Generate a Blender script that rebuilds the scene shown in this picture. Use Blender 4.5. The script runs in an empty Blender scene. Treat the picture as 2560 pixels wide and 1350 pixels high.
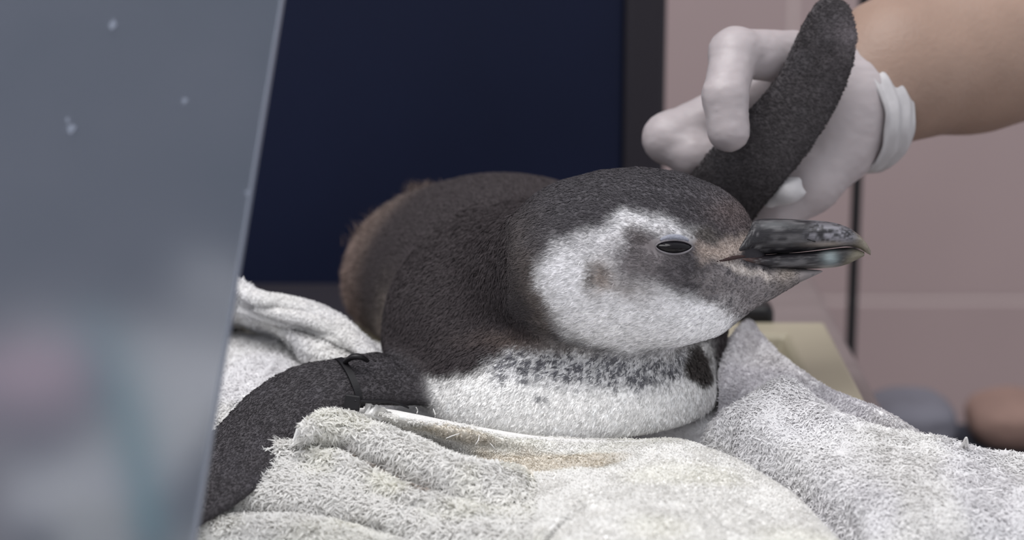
import bpy, math
import numpy as np
from mathutils import Vector, Matrix

# ------------------------------------------------------------------ camera, light, exposure
scene = bpy.context.scene
TH = math.radians(14.0)
FPX = 5500.0                                   # focal length in pixels of the 2560 px wide frame
R_ = np.array([1.0, 0, 0])
U_ = np.array([0, math.sin(TH), math.cos(TH)])
F_ = np.array([0, math.cos(TH), -math.sin(TH)])
W0 = np.array([0, 0, 0.12])
CAM = W0 - F_

cd = bpy.data.cameras.new('camera')
cam = bpy.data.objects.new('camera', cd)
scene.collection.objects.link(cam)
cam.location = CAM
cam.rotation_euler = (math.pi/2 - TH, 0, 0)
cd.sensor_width = 36.0
cd.lens = 36.0*FPX/2560
cd.clip_start = 0.02
cd.dof.use_dof = True
cd.dof.focus_distance = 0.985
cd.dof.aperture_fstop = 5.6
scene.camera = cam

world = bpy.data.worlds.new('room_light'); scene.world = world
world.use_nodes = True
bg = world.node_tree.nodes['Background']
bg.inputs[0].default_value = (0.93, 0.95, 1.0, 1)
bg.inputs[1].default_value = 0.62

def area(name, loc, target, size, power, col):
    ld = bpy.data.lights.new(name, 'AREA'); ld.shape = 'RECTANGLE'
    ld.size, ld.size_y = size; ld.energy = power; ld.color = col
    o = bpy.data.objects.new(name, ld); scene.collection.objects.link(o)
    o.location = loc
    o.rotation_euler = (Vector(target)-Vector(loc)).to_track_quat('-Z', 'Y').to_euler()
    return o
area('ceiling_lamp', (-0.5, -0.3, 2.3), (0, 0.2, 0.0), (1.8, 1.2), 37, (1.0, 0.99, 0.985))
scene.view_settings.view_transform = 'Standard'
scene.view_settings.look = 'None'
scene.view_settings.gamma = 1.0
scene.view_settings.use_curve_mapping = False
scene.view_settings.exposure = 0.40

# ------------------------------------------------------------------ helpers
rng = np.random.default_rng(7)
def cm(px, py, e):
    """photo point at depth 1 m + e cm, in camera-aligned centimetres about W0"""
    d = 1.0 + e/100.0
    return np.array([(px-1280)/FPX*d*100, (675-py)/FPX*d*100, e], float)
def w(p):
    p = np.asarray(p, float)/100.0
    return W0 + p[..., 0:1]*R_ + p[..., 1:2]*U_ + p[..., 2:3]*F_
def P(px, py, e): return w(cm(px, py, e))
def PZ(px, py, z):
    """photo point on the horizontal plane z (cm)"""
    k = math.sin(TH) - (675-py)/FPX*math.cos(TH)
    d = (CAM[2]-z/100.0)/k
    return CAM + d*(F_ + (px-1280)/FPX*R_ + (675-py)/FPX*U_)
def lin(c):
    c = np.asarray(c, float)/255.0
    return np.where(c <= 0.04045, c/12.92, ((c+0.055)/1.055)**2.4)
def hash3(i, j, k, s):
    n = (i*73856093) ^ (j*19349663) ^ (k*83492791) ^ (s*2654435761)
    n = (n ^ (n >> 13)) * 1274126177
    n = n ^ (n >> 16)
    return (n & 0xFFFFF)/float(0xFFFFF)
def noise(p, scale, seed=0):
    q = np.asarray(p, float)*scale
    b = np.floor(q).astype(np.int64); f = q-b; f = f*f*(3-2*f)
    out = 0
    for a in (0, 1):
        for c in (0, 1):
            for d in (0, 1):
                wt = (f[..., 0] if a else 1-f[..., 0])*(f[..., 1] if c else 1-f[..., 1])*(f[..., 2] if d else 1-f[..., 2])
                out = out + wt*hash3(b[..., 0]+a, b[..., 1]+c, b[..., 2]+d, seed)
    return out
def sstep(a, b, x):
    t = np.clip((x-a)/(b-a), 0, 1); return t*t*(3-2*t)

def mesh_obj(name, verts, faces, mat=None, parent=None, col=None, smooth=True):
    """verts (N,3) world metres; faces: list of lists, or an int array (M,k)"""
    me = bpy.data.meshes.new(name)
    verts = np.asarray(verts, np.float32)
    if isinstance(faces, np.ndarray):
        m, k = faces.shape
        me.vertices.add(len(verts)); me.vertices.foreach_set('co', verts.ravel())
        me.loops.add(m*k); me.loops.foreach_set('vertex_index', faces.astype(np.int32).ravel())
        me.polygons.add(m); me.polygons.foreach_set('loop_start', np.arange(0, m*k, k, dtype=np.int32))
        me.update(calc_edges=True)
    else:
        me.from_pydata(verts.tolist(), [], faces); me.update()
    if col is not None:
        a = me.color_attributes.new('Col', 'FLOAT_COLOR', 'POINT')
        c4 = np.ones((len(verts), 4), np.float32); c4[:, :3] = col
        a.data.foreach_set('color', c4.ravel())
    if smooth and len(me.polygons):
        me.polygons.foreach_set('use_smooth', np.ones(len(me.polygons), bool))
    if mat: me.materials.append(mat)
    o = bpy.data.objects.new(name, me); scene.collection.objects.link(o)
    if parent: o.parent = parent
    return o
def empty(name):
    o = bpy.data.objects.new(name, None); scene.collection.objects.link(o)
    o.empty_display_size = 0.02
    return o
def tag(o, label=None, cat=None, group=None, kind=None):
    if label: o['label'] = label
    if cat: o['category'] = cat
    if group: o['group'] = group
    if kind: o['kind'] = kind
    return o

# ------------------------------------------------------------------ materials
def mat(name, color=(0.8, 0.8, 0.8), rough=0.6, attr=False, noise_s=None, noise_amt=0.15, bump=0.0, bump_s=200.0,
        spec=0.3, sheen=0.0, sss=0.0, coat=0.0, stretch=None, sss_col=None):
    m = bpy.data.materials.new(name); m.use_nodes = True
    nt = m.node_tree; N = nt.nodes; Lk = nt.links
    b = N['Principled BSDF']
    b.inputs['Roughness'].default_value = rough
    b.inputs['Specular IOR Level'].default_value = spec
    b.inputs['Sheen Weight'].default_value = sheen
    b.inputs['Coat Weight'].default_value = coat
    tc = N.new('ShaderNodeTexCoord')
    src = tc.outputs['Object']
    if stretch:
        mp = N.new('ShaderNodeMapping'); mp.inputs['Scale'].default_value = stretch
        Lk.new(src, mp.inputs['Vector']); src = mp.outputs['Vector']
    if attr:
        a = N.new('ShaderNodeVertexColor'); a.layer_name = 'Col'; base = a.outputs['Color']
    else:
        r = N.new('ShaderNodeRGB'); r.outputs[0].default_value = (*color, 1); base = r.outputs[0]
    if noise_s:
        n = N.new('ShaderNodeTexNoise'); n.inputs['Scale'].default_value = noise_s; n.inputs['Detail'].default_value = 5
        Lk.new(src, n.inputs['Vector'])
        mr = N.new('ShaderNodeMapRange'); mr.inputs['From Min'].default_value = 0.3; mr.inputs['From Max'].default_value = 0.7
        mr.inputs['To Min'].default_value = 1-noise_amt; mr.inputs['To Max'].default_value = 1+noise_amt
        Lk.new(n.outputs['Fac'], mr.inputs['Value'])
        mx = N.new('ShaderNodeVectorMath'); mx.operation = 'SCALE'
        Lk.new(base, mx.inputs[0]); Lk.new(mr.outputs[0], mx.inputs['Scale']); base = mx.outputs[0]
    Lk.new(base, b.inputs['Base Color'])
    if bump:
        n2 = N.new('ShaderNodeTexNoise'); n2.inputs['Scale'].default_value = bump_s; n2.inputs['Detail'].default_value = 4
        Lk.new(src, n2.inputs['Vector'])
        bp = N.new('ShaderNodeBump'); bp.inputs['Strength'].default_value = bump; bp.inputs['Distance'].default_value = 0.002
        Lk.new(n2.outputs['Fac'], bp.inputs['Height']); Lk.new(bp.outputs[0], b.inputs['Normal'])
    if sss:
        b.inputs['Subsurface Weight'].default_value = sss
        b.inputs['Subsurface Radius'].default_value = (0.006, 0.003, 0.002)
        b.inputs['Subsurface Scale'].default_value = 1.0
    return m

M = {}
M['plumage'] = mat('plumage', rough=0.75, attr=True, spec=0.2)
M['bill'] = mat('bill', rough=0.4, attr=True, spec=0.35, bump=0.35, bump_s=500, stretch=(0.25, 1, 1))
M['eye'] = mat('eye', tuple(lin((14, 12, 16))), 0.04, spec=0.22)
M['lid'] = mat('eyelid', tuple(lin((118, 114, 118))), 0.5, bump=0.3, bump_s=900)
M['gape'] = mat('gape', tuple(lin((48, 30, 29))), 0.5)
M['black'] = mat('black_plastic', tuple(lin((22, 21, 24))), 0.45)
M['glove'] = mat('latex_glove', tuple(lin((168, 159, 161))), 0.42, noise_s=60, noise_amt=0.05, bump=0.22, bump_s=90, spec=0.35, sss=0.15)
M['cuff'] = mat('glove_cuff', tuple(lin((180, 177, 179))), 0.4, bump=0.2, bump_s=150, spec=0.35)
M['skin'] = mat('skin', tuple(lin((147, 123, 110))), 0.5, noise_s=28, noise_amt=0.10, bump=0.18, bump_s=350, spec=0.3, sss=0.2)
M['terry'] = mat('terry_cloth', rough=0.95, attr=True, spec=0.05, sheen=0.2)
M['weave'] = mat('woven_cloth', tuple(lin((226, 224, 222))), 0.9, noise_s=90, noise_amt=0.04, bump=0.5, bump_s=700, spec=0.05)
M['navy'] = mat('navy_paint', tuple(lin((16, 23, 47))), 0.55, noise_s=6, noise_amt=0.12, spec=0.2)
M['dark_trim'] = mat('dark_trim', tuple(lin((38, 35, 42))), 0.6)
M['tile'] = mat('pink_tile', tuple(lin((163, 145, 145))), 0.35, noise_s=4, noise_amt=0.04, spec=0.22)
M['grout'] = mat('grout', tuple(lin((205, 190, 188))), 0.9)
M['table'] = mat('table_top', tuple(lin((122, 111, 111))), 0.5, noise_s=14, noise_amt=0.1, stretch=(1, 6, 1))
M['tray'] = mat('cream_plastic', tuple(lin((166, 158, 139))), 0.4, noise_s=20, noise_amt=0.03)
M['slate'] = mat('slate_cloth', tuple(lin((104, 103, 112))), 0.9, noise_s=30, bump=0.4, bump_s=60)
M['dark_navy'] = mat('dark_navy_cloth', tuple(lin((52, 55, 66))), 0.9, noise_s=30, bump=0.4, bump_s=60)
M['orange'] = mat('rust_cloth', tuple(lin((130, 106, 98))), 0.9, noise_s=30, bump=0.4, bump_s=60)
M['teal'] = mat('teal_plastic', tuple(lin((60, 130, 135))), 0.5)
M['pink'] = mat('pink_cloth', tuple(lin((172, 140, 150))), 0.9, noise_s=30, bump=0.4, bump_s=60)
M['floor'] = mat('floor', tuple(lin((120, 108, 106))), 0.5, noise_s=5)

def translucent(m, fac):
    nt = m.node_tree; N = nt.nodes; b = N['Principled BSDF']
    t = N.new('ShaderNodeBsdfTranslucent'); mx = N.new('ShaderNodeMixShader'); mx.inputs[0].default_value = fac
    nt.links.new(b.inputs['Base Color'].links[0].from_socket, t.inputs[0])
    nt.links.new(b.outputs[0], mx.inputs[1]); nt.links.new(t.outputs[0], mx.inputs[2])
    nt.links.new(mx.outputs[0], N['Material Output'].inputs[0])
M['terry_pile'] = mat('terry_pile', rough=0.95, attr=True, spec=0.05); translucent(M['terry_pile'], 0.42)
M['feather'] = mat('feather', rough=0.7, attr=True, spec=0.2); translucent(M['feather'], 0.3)
def pane_material():
    m = bpy.data.materials.new('hazy_acrylic'); m.use_nodes = True
    nt = m.node_tree; N = nt.nodes; Lk = nt.links
    N.remove(N['Principled BSDF'])
    out = N['Material Output']
    rf = N.new('ShaderNodeBsdfRefraction'); rf.inputs['Color'].default_value = (0.97, 0.98, 1, 1)
    rf.inputs['Roughness'].default_value = 0.30; rf.inputs['IOR'].default_value = 1.35
    tr = N.new('ShaderNodeBsdfTransparent'); tr.inputs['Color'].default_value = (1, 1, 1, 1)
    df = N.new('ShaderNodeBsdfDiffuse')
    tc = N.new('ShaderNodeTexCoord')
    n = N.new('ShaderNodeTexNoise'); n.inputs['Scale'].default_value = 9; n.inputs['Detail'].default_value = 3
    Lk.new(tc.outputs['Object'], n.inputs['Vector'])
    cr = N.new('ShaderNodeValToRGB')
    cr.color_ramp.elements[0].position = 0.3; cr.color_ramp.elements[0].color = (0.135, 0.155, 0.19, 1)
    cr.color_ramp.elements[1].position = 0.7; cr.color_ramp.elements[1].color = (0.165, 0.18, 0.22, 1)
    Lk.new(n.outputs['Fac'], cr.inputs[0]); Lk.new(cr.outputs[0], df.inputs[0])
    m2 = N.new('ShaderNodeMixShader'); m2.inputs[0].default_value = 0.45
    Lk.new(rf.outputs[0], m2.inputs[1]); Lk.new(df.outputs[0], m2.inputs[2])
    Lk.new(m2.outputs[0], out.inputs[0])
    return m
M['pane'] = pane_material()
M['pane_edge'] = mat('acrylic_edge', tuple(lin((112, 118, 132))), 0.3)

# ------------------------------------------------------------------ shape tools
def bm_box(lo, hi):
    x0, y0, z0 = lo; x1, y1, z1 = hi
    v = [(x0, y0, z0), (x1, y0, z0), (x1, y1, z0), (x0, y1, z0), (x0, y0, z1), (x1, y0, z1), (x1, y1, z1), (x0, y1, z1)]
    f = [(0, 3, 2, 1), (4, 5, 6, 7), (0, 1, 5, 4), (1, 2, 6, 5), (2, 3, 7, 6), (3, 0, 4, 7)]
    return v, f
def box(name, lo, hi, m, parent=None, bevel=0.0):
    v, f = bm_box(lo, hi)
    o = mesh_obj(name, v, f, m, parent, smooth=False)
    if bevel:
        b = o.modifiers.new('bevel', 'BEVEL'); b.width = bevel; b.segments = 3
    return o
def catmull(pts, n):
    pts = np.asarray(pts, float); k = len(pts)
    t = np.linspace(0, k-1, n); i = np.clip(np.floor(t).astype(int), 0, k-2); f = (t-i)[:, None]
    if pts.ndim == 3: f = f[:, :, None]
    p1 = pts[i]; p2 = pts[i+1]
    p0 = np.where((i > 0).reshape(f.shape), pts[np.maximum(i-1, 0)], 2*p1-p2)
    p3 = np.where((i+2 < k).reshape(f.shape), pts[np.minimum(i+2, k-1)], 2*p2-p1)
    return 0.5*((2*p1) + (-p0+p2)*f + (2*p0-5*p1+4*p2-p3)*f**2 + (-p0+3*p1-3*p2+p3)*f**3)
def tube(name, pts, rad, m, parent=None, ring=12, n=60, flat=(1, 1), col=None):
    """swept tube in world metres through pts with radii rad (m)"""
    p = catmull(np.asarray(pts), n); r = np.interp(np.linspace(0, 1, n), np.linspace(0, 1, len(rad)), rad)
    t = np.gradient(p, axis=0); t /= np.linalg.norm(t, axis=1)[:, None]+1e-12
    up = np.array([0, 0, 1.0])
    a = np.cross(t, up); a /= np.linalg.norm(a, axis=1)[:, None]+1e-9
    b = np.cross(a, t)
    th = np.linspace(0, 2*np.pi, ring, endpoint=False)
    V = p[:, None] + r[:, None, None]*(flat[0]*np.cos(th)[None, :, None]*a[:, None] + flat[1]*np.sin(th)[None, :, None]*b[:, None])
    V = V.reshape(-1, 3)
    F = []
    for i in range(n-1):
        for j in range(ring):
            F.append((i*ring+j, i*ring+(j+1) % ring, (i+1)*ring+(j+1) % ring, (i+1)*ring+j))
    F.append(tuple(range(ring-1, -1, -1))); F.append(tuple((n-1)*ring+j for j in range(ring)))
    return mesh_obj(name, V, F, m, parent)

# signed-distance modelling on a grid, in camera-aligned centimetres
class Field:
    def __init__(s, lo, hi, h):
        s.lo = np.array(lo, float); s.h = h
        s.n = np.ceil((np.array(hi)-s.lo)/h).astype(int)+1
        s.D = np.full(s.n, 50.0, np.float32)
    def add(s, fn, c, rad, k, sub=False):
        a = np.clip(np.floor((np.asarray(c)-rad-2.5*k-2-s.lo)/s.h).astype(int), 0, s.n-1)
        b = np.clip(np.ceil((np.asarray(c)+rad+2.5*k+2-s.lo)/s.h).astype(int)+1, 1, s.n)
        if np.any(b <= a): return
        sl = tuple(slice(i, j) for i, j in zip(a, b))
        g = np.meshgrid(*[s.lo[i]+s.h*np.arange(a[i], b[i]) for i in range(3)], indexing='ij')
        d = fn(np.stack(g, -1)).astype(np.float32); o = s.D[sl]
        if k <= 0: s.D[sl] = np.minimum(o, d); return
        t = np.clip(0.5+0.5*(o-d)/k, 0, 1)
        s.D[sl] = o*(1-t)+d*t - k*t*(1-t)
    def ell(s, c, r, ax=None, k=1.0):
        c = np.asarray(c, float); r = np.asarray(r, float); ax = np.eye(3) if ax is None else np.asarray(ax, float)
        def fn(p):
            q = (p-c) @ ax.T
            k0 = np.sqrt(((q/r)**2).sum(-1)); k1 = np.sqrt(((q/r**2)**2).sum(-1))+1e-6
            return k0*(k0-1)/k1
        s.add(fn, c, np.abs(ax.T*r).sum(1).max()*np.ones(3) if False else np.sqrt(((ax.T*r)**2).sum(1)), k)
    def cone(s, a, b, ra, rb, k=1.0):
        a = np.asarray(a, float); b = np.asarray(b, float); ab = b-a; L2 = ab @ ab
        def fn(p):
            t = np.clip(((p-a) @ ab)/L2, 0, 1)
            return np.sqrt(((p-a-t[..., None]*ab)**2).sum(-1)) - (ra+(rb-ra)*t)
        s.add(fn, (a+b)/2, np.abs(ab)/2+max(ra, rb), k)
    def chain(s, pts, rad, k=0.5):
        for i in range(len(pts)-1): s.cone(pts[i], pts[i+1], rad[i], rad[i+1], k)
    def sample(s, p):
        q = (np.asarray(p, float)-s.lo)/s.h
        q = np.clip(q, 0, s.n-1.001); b = q.astype(int); f = q-b; out = 0
        for a in (0, 1):
            for c in (0, 1):
                for d in (0, 1):
                    wt = (f[..., 0] if a else 1-f[..., 0])*(f[..., 1] if c else 1-f[..., 1])*(f[..., 2] if d else 1-f[..., 2])
                    out = out+wt*s.D[b[..., 0]+a, b[..., 1]+c, b[..., 2]+d]
        return out
    def front(s, x, y, z0, z1):
        z = np.arange(z0, z1, 0.02)
        d = s.sample(np.stack([np.full_like(z, x), np.full_like(z, y), z], -1))
        i = np.argmax(d < 0)
        return z[i]
    def mesh(s, smooth=2):
        D = s.D; S = D < 0
        c = sum(S[a:S.shape[0]-1+a, b:S.shape[1]-1+b, d:S.shape[2]-1+d].astype(np.int8) for a in (0, 1) for b in (0, 1) for d in (0, 1))
        act = (c > 0) & (c < 8); I = np.argwhere(act)
        idx = np.full(act.shape, -1, np.int64); idx[act] = np.arange(len(I))
        acc = np.zeros((len(I), 3)); cnt = np.zeros(len(I))
        cor = [(a, b, d) for a in (0, 1) for b in (0, 1) for d in (0, 1)]
        val = {q: D[I[:, 0]+q[0], I[:, 1]+q[1], I[:, 2]+q[2]] for q in cor}
        for q in cor:
            for ax in range(3):
                if q[ax] == 0:
                    r = list(q); r[ax] = 1; r = tuple(r)
                    va, vb = val[q], val[r]; m = (va < 0) != (vb < 0)
                    t = va/(va-vb+1e-12)
                    p = np.array(q, float)+0*acc; p[:, ax] = t
                    acc[m] += p[m]; cnt[m] += 1
        V = s.lo + s.h*(I + acc/cnt[:, None])
        Fs = []
        for ax in range(3):
            o1, o2 = [(1, 2), (2, 0), (0, 1)][ax]
            sl0 = [slice(None)]*3; sl1 = [slice(None)]*3
            sl0[ax] = slice(0, -1); sl1[ax] = slice(1, None)
            A = S[tuple(sl0)]; B = S[tuple(sl1)]
            E = np.argwhere(A != B)
            ok = (E[:, o1] > 0) & (E[:, o2] > 0) & (E[:, o1] < S.shape[o1]-1) & (E[:, o2] < S.shape[o2]-1)
            E = E[ok]; inside = A[E[:, 0], E[:, 1], E[:, 2]]
            def cell(d1, d2):
                q = E.copy(); q[:, o1] += d1; q[:, o2] += d2
                return idx[q[:, 0], q[:, 1], q[:, 2]]
            Q = np.stack([cell(-1, -1), cell(0, -1), cell(0, 0), cell(-1, 0)], 1)
            Q[~inside] = Q[~inside][:, ::-1]
            Fs.append(Q)
        F = np.concatenate(Fs)
        e = np.concatenate([F[:, [0, 1]], F[:, [1, 2]], F[:, [2, 3]], F[:, [3, 0]]])
        deg = np.bincount(e.ravel(), minlength=len(V))[:, None]
        for _ in range(smooth):
            sm = np.stack([np.bincount(e[:, 0], V[e[:, 1], i], len(V))+np.bincount(e[:, 1], V[e[:, 0], i], len(V)) for i in range(3)], 1)/deg
            V = 0.4*V+0.6*sm
        return V, F
def normals(V, F):
    n = np.cross(V[F[:, 2]]-V[F[:, 0]], V[F[:, 3]]-V[F[:, 1]])
    N = np.stack([sum(np.bincount(F[:, k], n[:, i], len(V)) for k in range(4)) for i in range(3)], 1)
    return N/(np.linalg.norm(N, axis=1)[:, None]+1e-12)
def scatter(V, F, N, count, seed, weight=None):
    """points on a quad mesh"""
    g = np.random.default_rng(seed)
    T = np.concatenate([F[:, [0, 1, 2]], F[:, [0, 2, 3]]])
    A = np.linalg.norm(np.cross(V[T[:, 1]]-V[T[:, 0]], V[T[:, 2]]-V[T[:, 0]]), axis=1)
    if weight is not None: A = A*weight[T].mean(1)
    t = T[g.choice(len(T), count, p=A/A.sum())]
    u = g.random((count, 2)); fl = u.sum(1) > 1; u[fl] = 1-u[fl]
    b = np.stack([1-u.sum(1), u[:, 0], u[:, 1]], 1)[:, :, None]
    n = (N[t]*b).sum(1); n /= np.linalg.norm(n, axis=1)[:, None]+1e-12
    return (V[t]*b).sum(1), n, t, b
def blades(p, n, t, length, width, lift, col, g, curl=0.0, tipcol=None):
    """flat tapering strands: returns verts, tris, colours. p,n,t in any unit (same as length)"""
    k = len(p)
    t = t-(t*n).sum(1)[:, None]*n; t /= np.linalg.norm(t, axis=1)[:, None]+1e-9
    s = np.cross(n, t)
    tilt = g.normal(0, 0.25, k)[:, None]
    sd = s+tilt*n
    length = np.asarray(length)[:, None]; lift = np.asarray(lift)[:, None]; width = np.asarray(width)[:, None]
    cu = (g.normal(0, 1, k)*curl)[:, None]
    d1 = t*np.cos(lift)+n*np.sin(lift)
    mid = p+d1*length*0.5
    tip = mid + (t*np.cos(lift*0.35)+n*np.sin(lift*0.35)+cu*s)*length*0.5
    p0 = p-n*0.12*length
    V = np.stack([p0-sd*width*0.5, p0+sd*width*0.5, mid-sd*width*0.55, mid+sd*width*0.55, tip], 1).reshape(-1, 3)
    o = (np.arange(k)*5)[:, None]
    T = np.concatenate([o+np.array([0, 1, 3]), o+np.array([0, 3, 2]), o+np.array([2, 3, 4])])
    C = np.repeat(col, 5, axis=0)
    return V, T, C

# polygon masks in a 2-D plane, soft edge
def polydist(x, y, poly):
    poly = np.asarray(poly, float); d = np.full(x.shape, 1e9); ins = np.zeros(x.shape, bool)
    for i in range(len(poly)):
        a = poly[i]; b = poly[(i+1) % len(poly)]; e = b-a
        t = np.clip(((x-a[0])*e[0]+(y-a[1])*e[1])/(e@e), 0, 1)
        d = np.minimum(d, np.hypot(x-a[0]-t*e[0], y-a[1]-t*e[1]))
        cr = ((a[1] > y) != (b[1] > y)) & (x < (b[0]-a[0])*(y-a[1])/(b[1]-a[1]+1e-12)+a[0])
        ins ^= cr
    return np.where(ins, -d, d)
def pm(x, y, poly, soft): return 1-sstep(-soft, soft, polydist(x, y, poly))
def blob(x, y, cx, cy, rx, ry, rot=0, p=1.0):
    c, s = math.cos(rot), math.sin(rot); dx, dy = x-cx, y-cy
    u = (c*dx+s*dy)/rx; v = (-s*dx+c*dy)/ry
    return np.exp(-(u*u+v*v)**p)
def mixc(c, m, col): return c*(1-m[:, None]) + lin(col)[None]*m[:, None]

# ------------------------------------------------------------------ the room
zf = -0.75
tag(box('floor', (-2.2, -1.6, zf-0.05), (2.2, 1.6, zf), M['floor']), 'plain brownish grey floor under the table', 'floor', kind='structure')
YW = 1.28
wall = box('wall_back', (-2.2, YW, zf), (2.2, YW+0.1, 2.0), M['grout'])
tag(wall, 'pale pinkish tiled wall at the back', 'wall', kind='structure')
tw, thh = 0.30, 0.40
vx = P(1975, 40, 128)[0]; hz = P(2300, 760, 131)[2]
tv, tf = bm_box((0.0025, -0.0015, 0.0025), (tw-0.0025, 0.001, thh-0.0025))
tile0 = None
for i in range(-3, 5):
    for j in range(-3, 5):
        x = vx+i*tw; z = hz+j*thh
        if z+thh > 2.0 or z < zf: continue
        if tile0 is None:
            tile0 = o = mesh_obj('tile', tv, tf, M['tile'], wall, smooth=False)
            b = o.modifiers.new('bevel', 'BEVEL'); b.width = 0.0008; b.segments = 2
        else:
            o = tile0.copy(); scene.collection.objects.link(o); o.parent = wall
        o.location = (x, YW, z)

# navy panel behind the table
pn = empty('tall_panel')
tag(pn, 'tall dark navy panel with blackish edge trim standing upright behind the penguin', 'panel')
xr = P(1668, 200, 38)[0]
box('panel_board', (-0.60, 0.415, 0.0), (xr-0.026, 0.44, 0.75), M['navy'], pn, 0.003)
box('edge_trim', (xr-0.026, 0.409, 0.0), (xr, 0.445, 0.75), M['dark_trim'], pn, 0.005)
box('base_strip', (-0.60, 0.325, 0.0), (xr-0.027, 0.4145, 0.008), M['dark_trim'], pn, 0.002)  # flat dark strip added over the table top before the panel

# black pole
pl = P(2137, 600, 50)
pole = empty('upright_pole'); tag(pole, 'thin black upright pole in front of the pink tiles', 'pole')
def cyl(name, x, y, z0, z1, r, m, parent, seg=24):
    a = np.linspace(0, 2*np.pi, seg, endpoint=False)
    V = [(x+r*math.cos(t), y+r*math.sin(t), z) for z in (z0, z1) for t in a]
    F = [(i, (i+1) % seg, seg+(i+1) % seg, seg+i) for i in range(seg)]+[tuple(range(seg-1, -1, -1)), tuple(range(seg, 2*seg))]
    return mesh_obj(name, V, F, m, parent, smooth=False)
cyl('shaft', pl[0], pl[1], zf+0.02, 1.2, 0.0036, M['black'], pole)
cyl('base', pl[0], pl[1], zf, zf+0.02, 0.010, M['black'], pole, 40)

# table
tb = empty('work_table'); tag(tb, 'low taupe grey table under the tray and towels', 'table')
TX0, TX1, TY0, TY1 = -0.62, 0.203, -0.36, 0.47
box('table_top', (TX0, TY0, -0.028), (TX1, TY1, 0.0), M['table'], tb, 0.006)
for x in (TX0+0.03, TX1-0.07):
    for y in (TY0+0.03, TY1-0.07):
        box('leg', (x, y, zf), (x+0.04, y+0.04, -0.028), M['table'], tb, 0.003)

# cream tray with wide flat rim
def tray():
    root = empty('plastic_tray'); tag(root, 'cream plastic tray with wide flat rim and black corner grips under the towels', 'tray')
    x0, x1, y0, y1 = -0.185, 0.178, 0.03, PZ(2045, 803, 3.2)[1]
    def loop(a, z): return [(x0+a, y0+a, z), (x1-a, y0+a, z), (x1-a, y1-a, z), (x0+a, y1-a, z)]
    loops = [loop(0.012, 0.0), loop(0.0, 0.028), loop(0.0015, 0.032), loop(0.024, 0.032), loop(0.027, 0.029), loop(0.034, 0.006)]
    V = [p for l in loops for p in l]
    F = [(4*i+j, 4*i+(j+1) % 4, 4*i+4+(j+1) % 4, 4*i+4+j) for i in range(5) for j in range(4)]
    F += [(20, 21, 22, 23), (3, 2, 1, 0)]
    o = mesh_obj('tray_body', V, F, M['tray'], root, smooth=False)
    b = o.modifiers.new('bevel', 'BEVEL'); b.width = 0.002; b.segments = 3
    for xa, xb, ya, za in ((0.120, 0.1490, y1+0.0005, 0.014), (-0.183, -0.146, y1-0.034, 0.0325)):
        g = box('corner_grip', (xa, ya, za), (xb, y1+0.022, 0.0405), M['black'], root, 0.005)
        g['label'] = 'black rubber corner grip'
    return y1
YT = tray()

# far bundles at the right edge, on a hamper that stands on the floor
def superball(name, c, r, m, parent=None, n=2.6, nz=0.12, seed=1, seg=48):
    th = np.linspace(0, 2*np.pi, seg, endpoint=False); ph = np.linspace(-np.pi/2, np.pi/2, seg//2)
    s = lambda v: np.sign(v)*np.abs(v)**(2/n)
    V = np.array([[s(math.cos(p))*s(math.cos(t)), s(math.cos(p))*s(math.sin(t)), s(math.sin(p))] for p in ph for t in th])
    V *= (1+nz*(noise(V*1.0+5, 2.2, seed)-0.5))[:, None]
    V = V*np.array(r)+np.array(c); k = len(th)
    F = [(i*k+j, i*k+(j+1) % k, (i+1)*k+(j+1) % k, (i+1)*k+j) for i in range(len(ph)-1) for j in range(k)]
    return mesh_obj(name, V, F, m, parent)
hp = PZ(2420, 1080, -17.0)
hx, hy = 0.345, 0.50
ZB = -0.128
ham = empty('laundry_hamper'); tag(ham, 'dark navy fabric hamper standing on the floor beside the table', 'hamper')
hv, hf = bm_box((hx-0.095, hy-0.045, zf), (hx+0.24, hy+0.045, ZB))
hb = mesh_obj('hamper_body', hv, hf, M['dark_navy'], ham, smooth=False)
b = hb.modifiers.new('bevel', 'BEVEL'); b.width = 0.008; b.segments = 4
hv, hf = bm_box((hx-0.098, hy-0.048, ZB-0.045), (hx+0.243, hy+0.048, ZB-0.025))
hr = mesh_obj('rim_band', hv, hf, M['black'], ham, smooth=False)
b = hr.modifiers.new('bevel', 'BEVEL'); b.width = 0.009; b.segments = 3
tag(superball('cloth_bundle', (0.279, hy, ZB+0.0165), (0.031, 0.036, 0.018), M['slate'], seed=3), 'slate grey bundled cloth lying on the dark hamper', 'cloth')
tag(superball('cloth_bundle', (0.352, hy, ZB+0.0165), (0.033, 0.036, 0.018), M['orange'], seed=5), 'rusty orange bundled cloth lying on the dark hamper', 'cloth')

# ------------------------------------------------------------------ towels
def white(p, g, base=(245, 244, 245), var=0.05):
    c = np.tile(lin(base), (len(p), 1))
    k = 1+var*(g.random(len(p))-0.5)*2
    yel = noise(p, 0.35, 9)
    c = c*k[:, None]
    c[:, 2] *= 1-0.02*sstep(0.45, 0.8, yel)
    return c
def sheet_grid(rows, nu, nv, zmode=True):
    pts = []
    n = max(len(r) for r in rows)
    for r in rows:
        q = np.array([PZ(*a) for a in r])
        pts.append(catmull(q, nu))
    return catmull(np.array(pts), nv)              # (nv, nu, 3)
HX0, HY0, HC, HN = -0.45, -0.45, 0.003, 300
def height_map(V):
    i = np.clip(((V[:, 0]-HX0)/HC).astype(int), 0, HN-1); j = np.clip(((V[:, 1]-HY0)/HC).astype(int), 0, HN-1)
    H = np.full((HN, HN), -1.0); np.maximum.at(H, (i, j), V[:, 2])
    D = H.copy()
    for a in (-1, 0, 1):
        for c in (-1, 0, 1): D = np.maximum(D, np.roll(np.roll(H, a, 0), c, 1))
    return D
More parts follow.
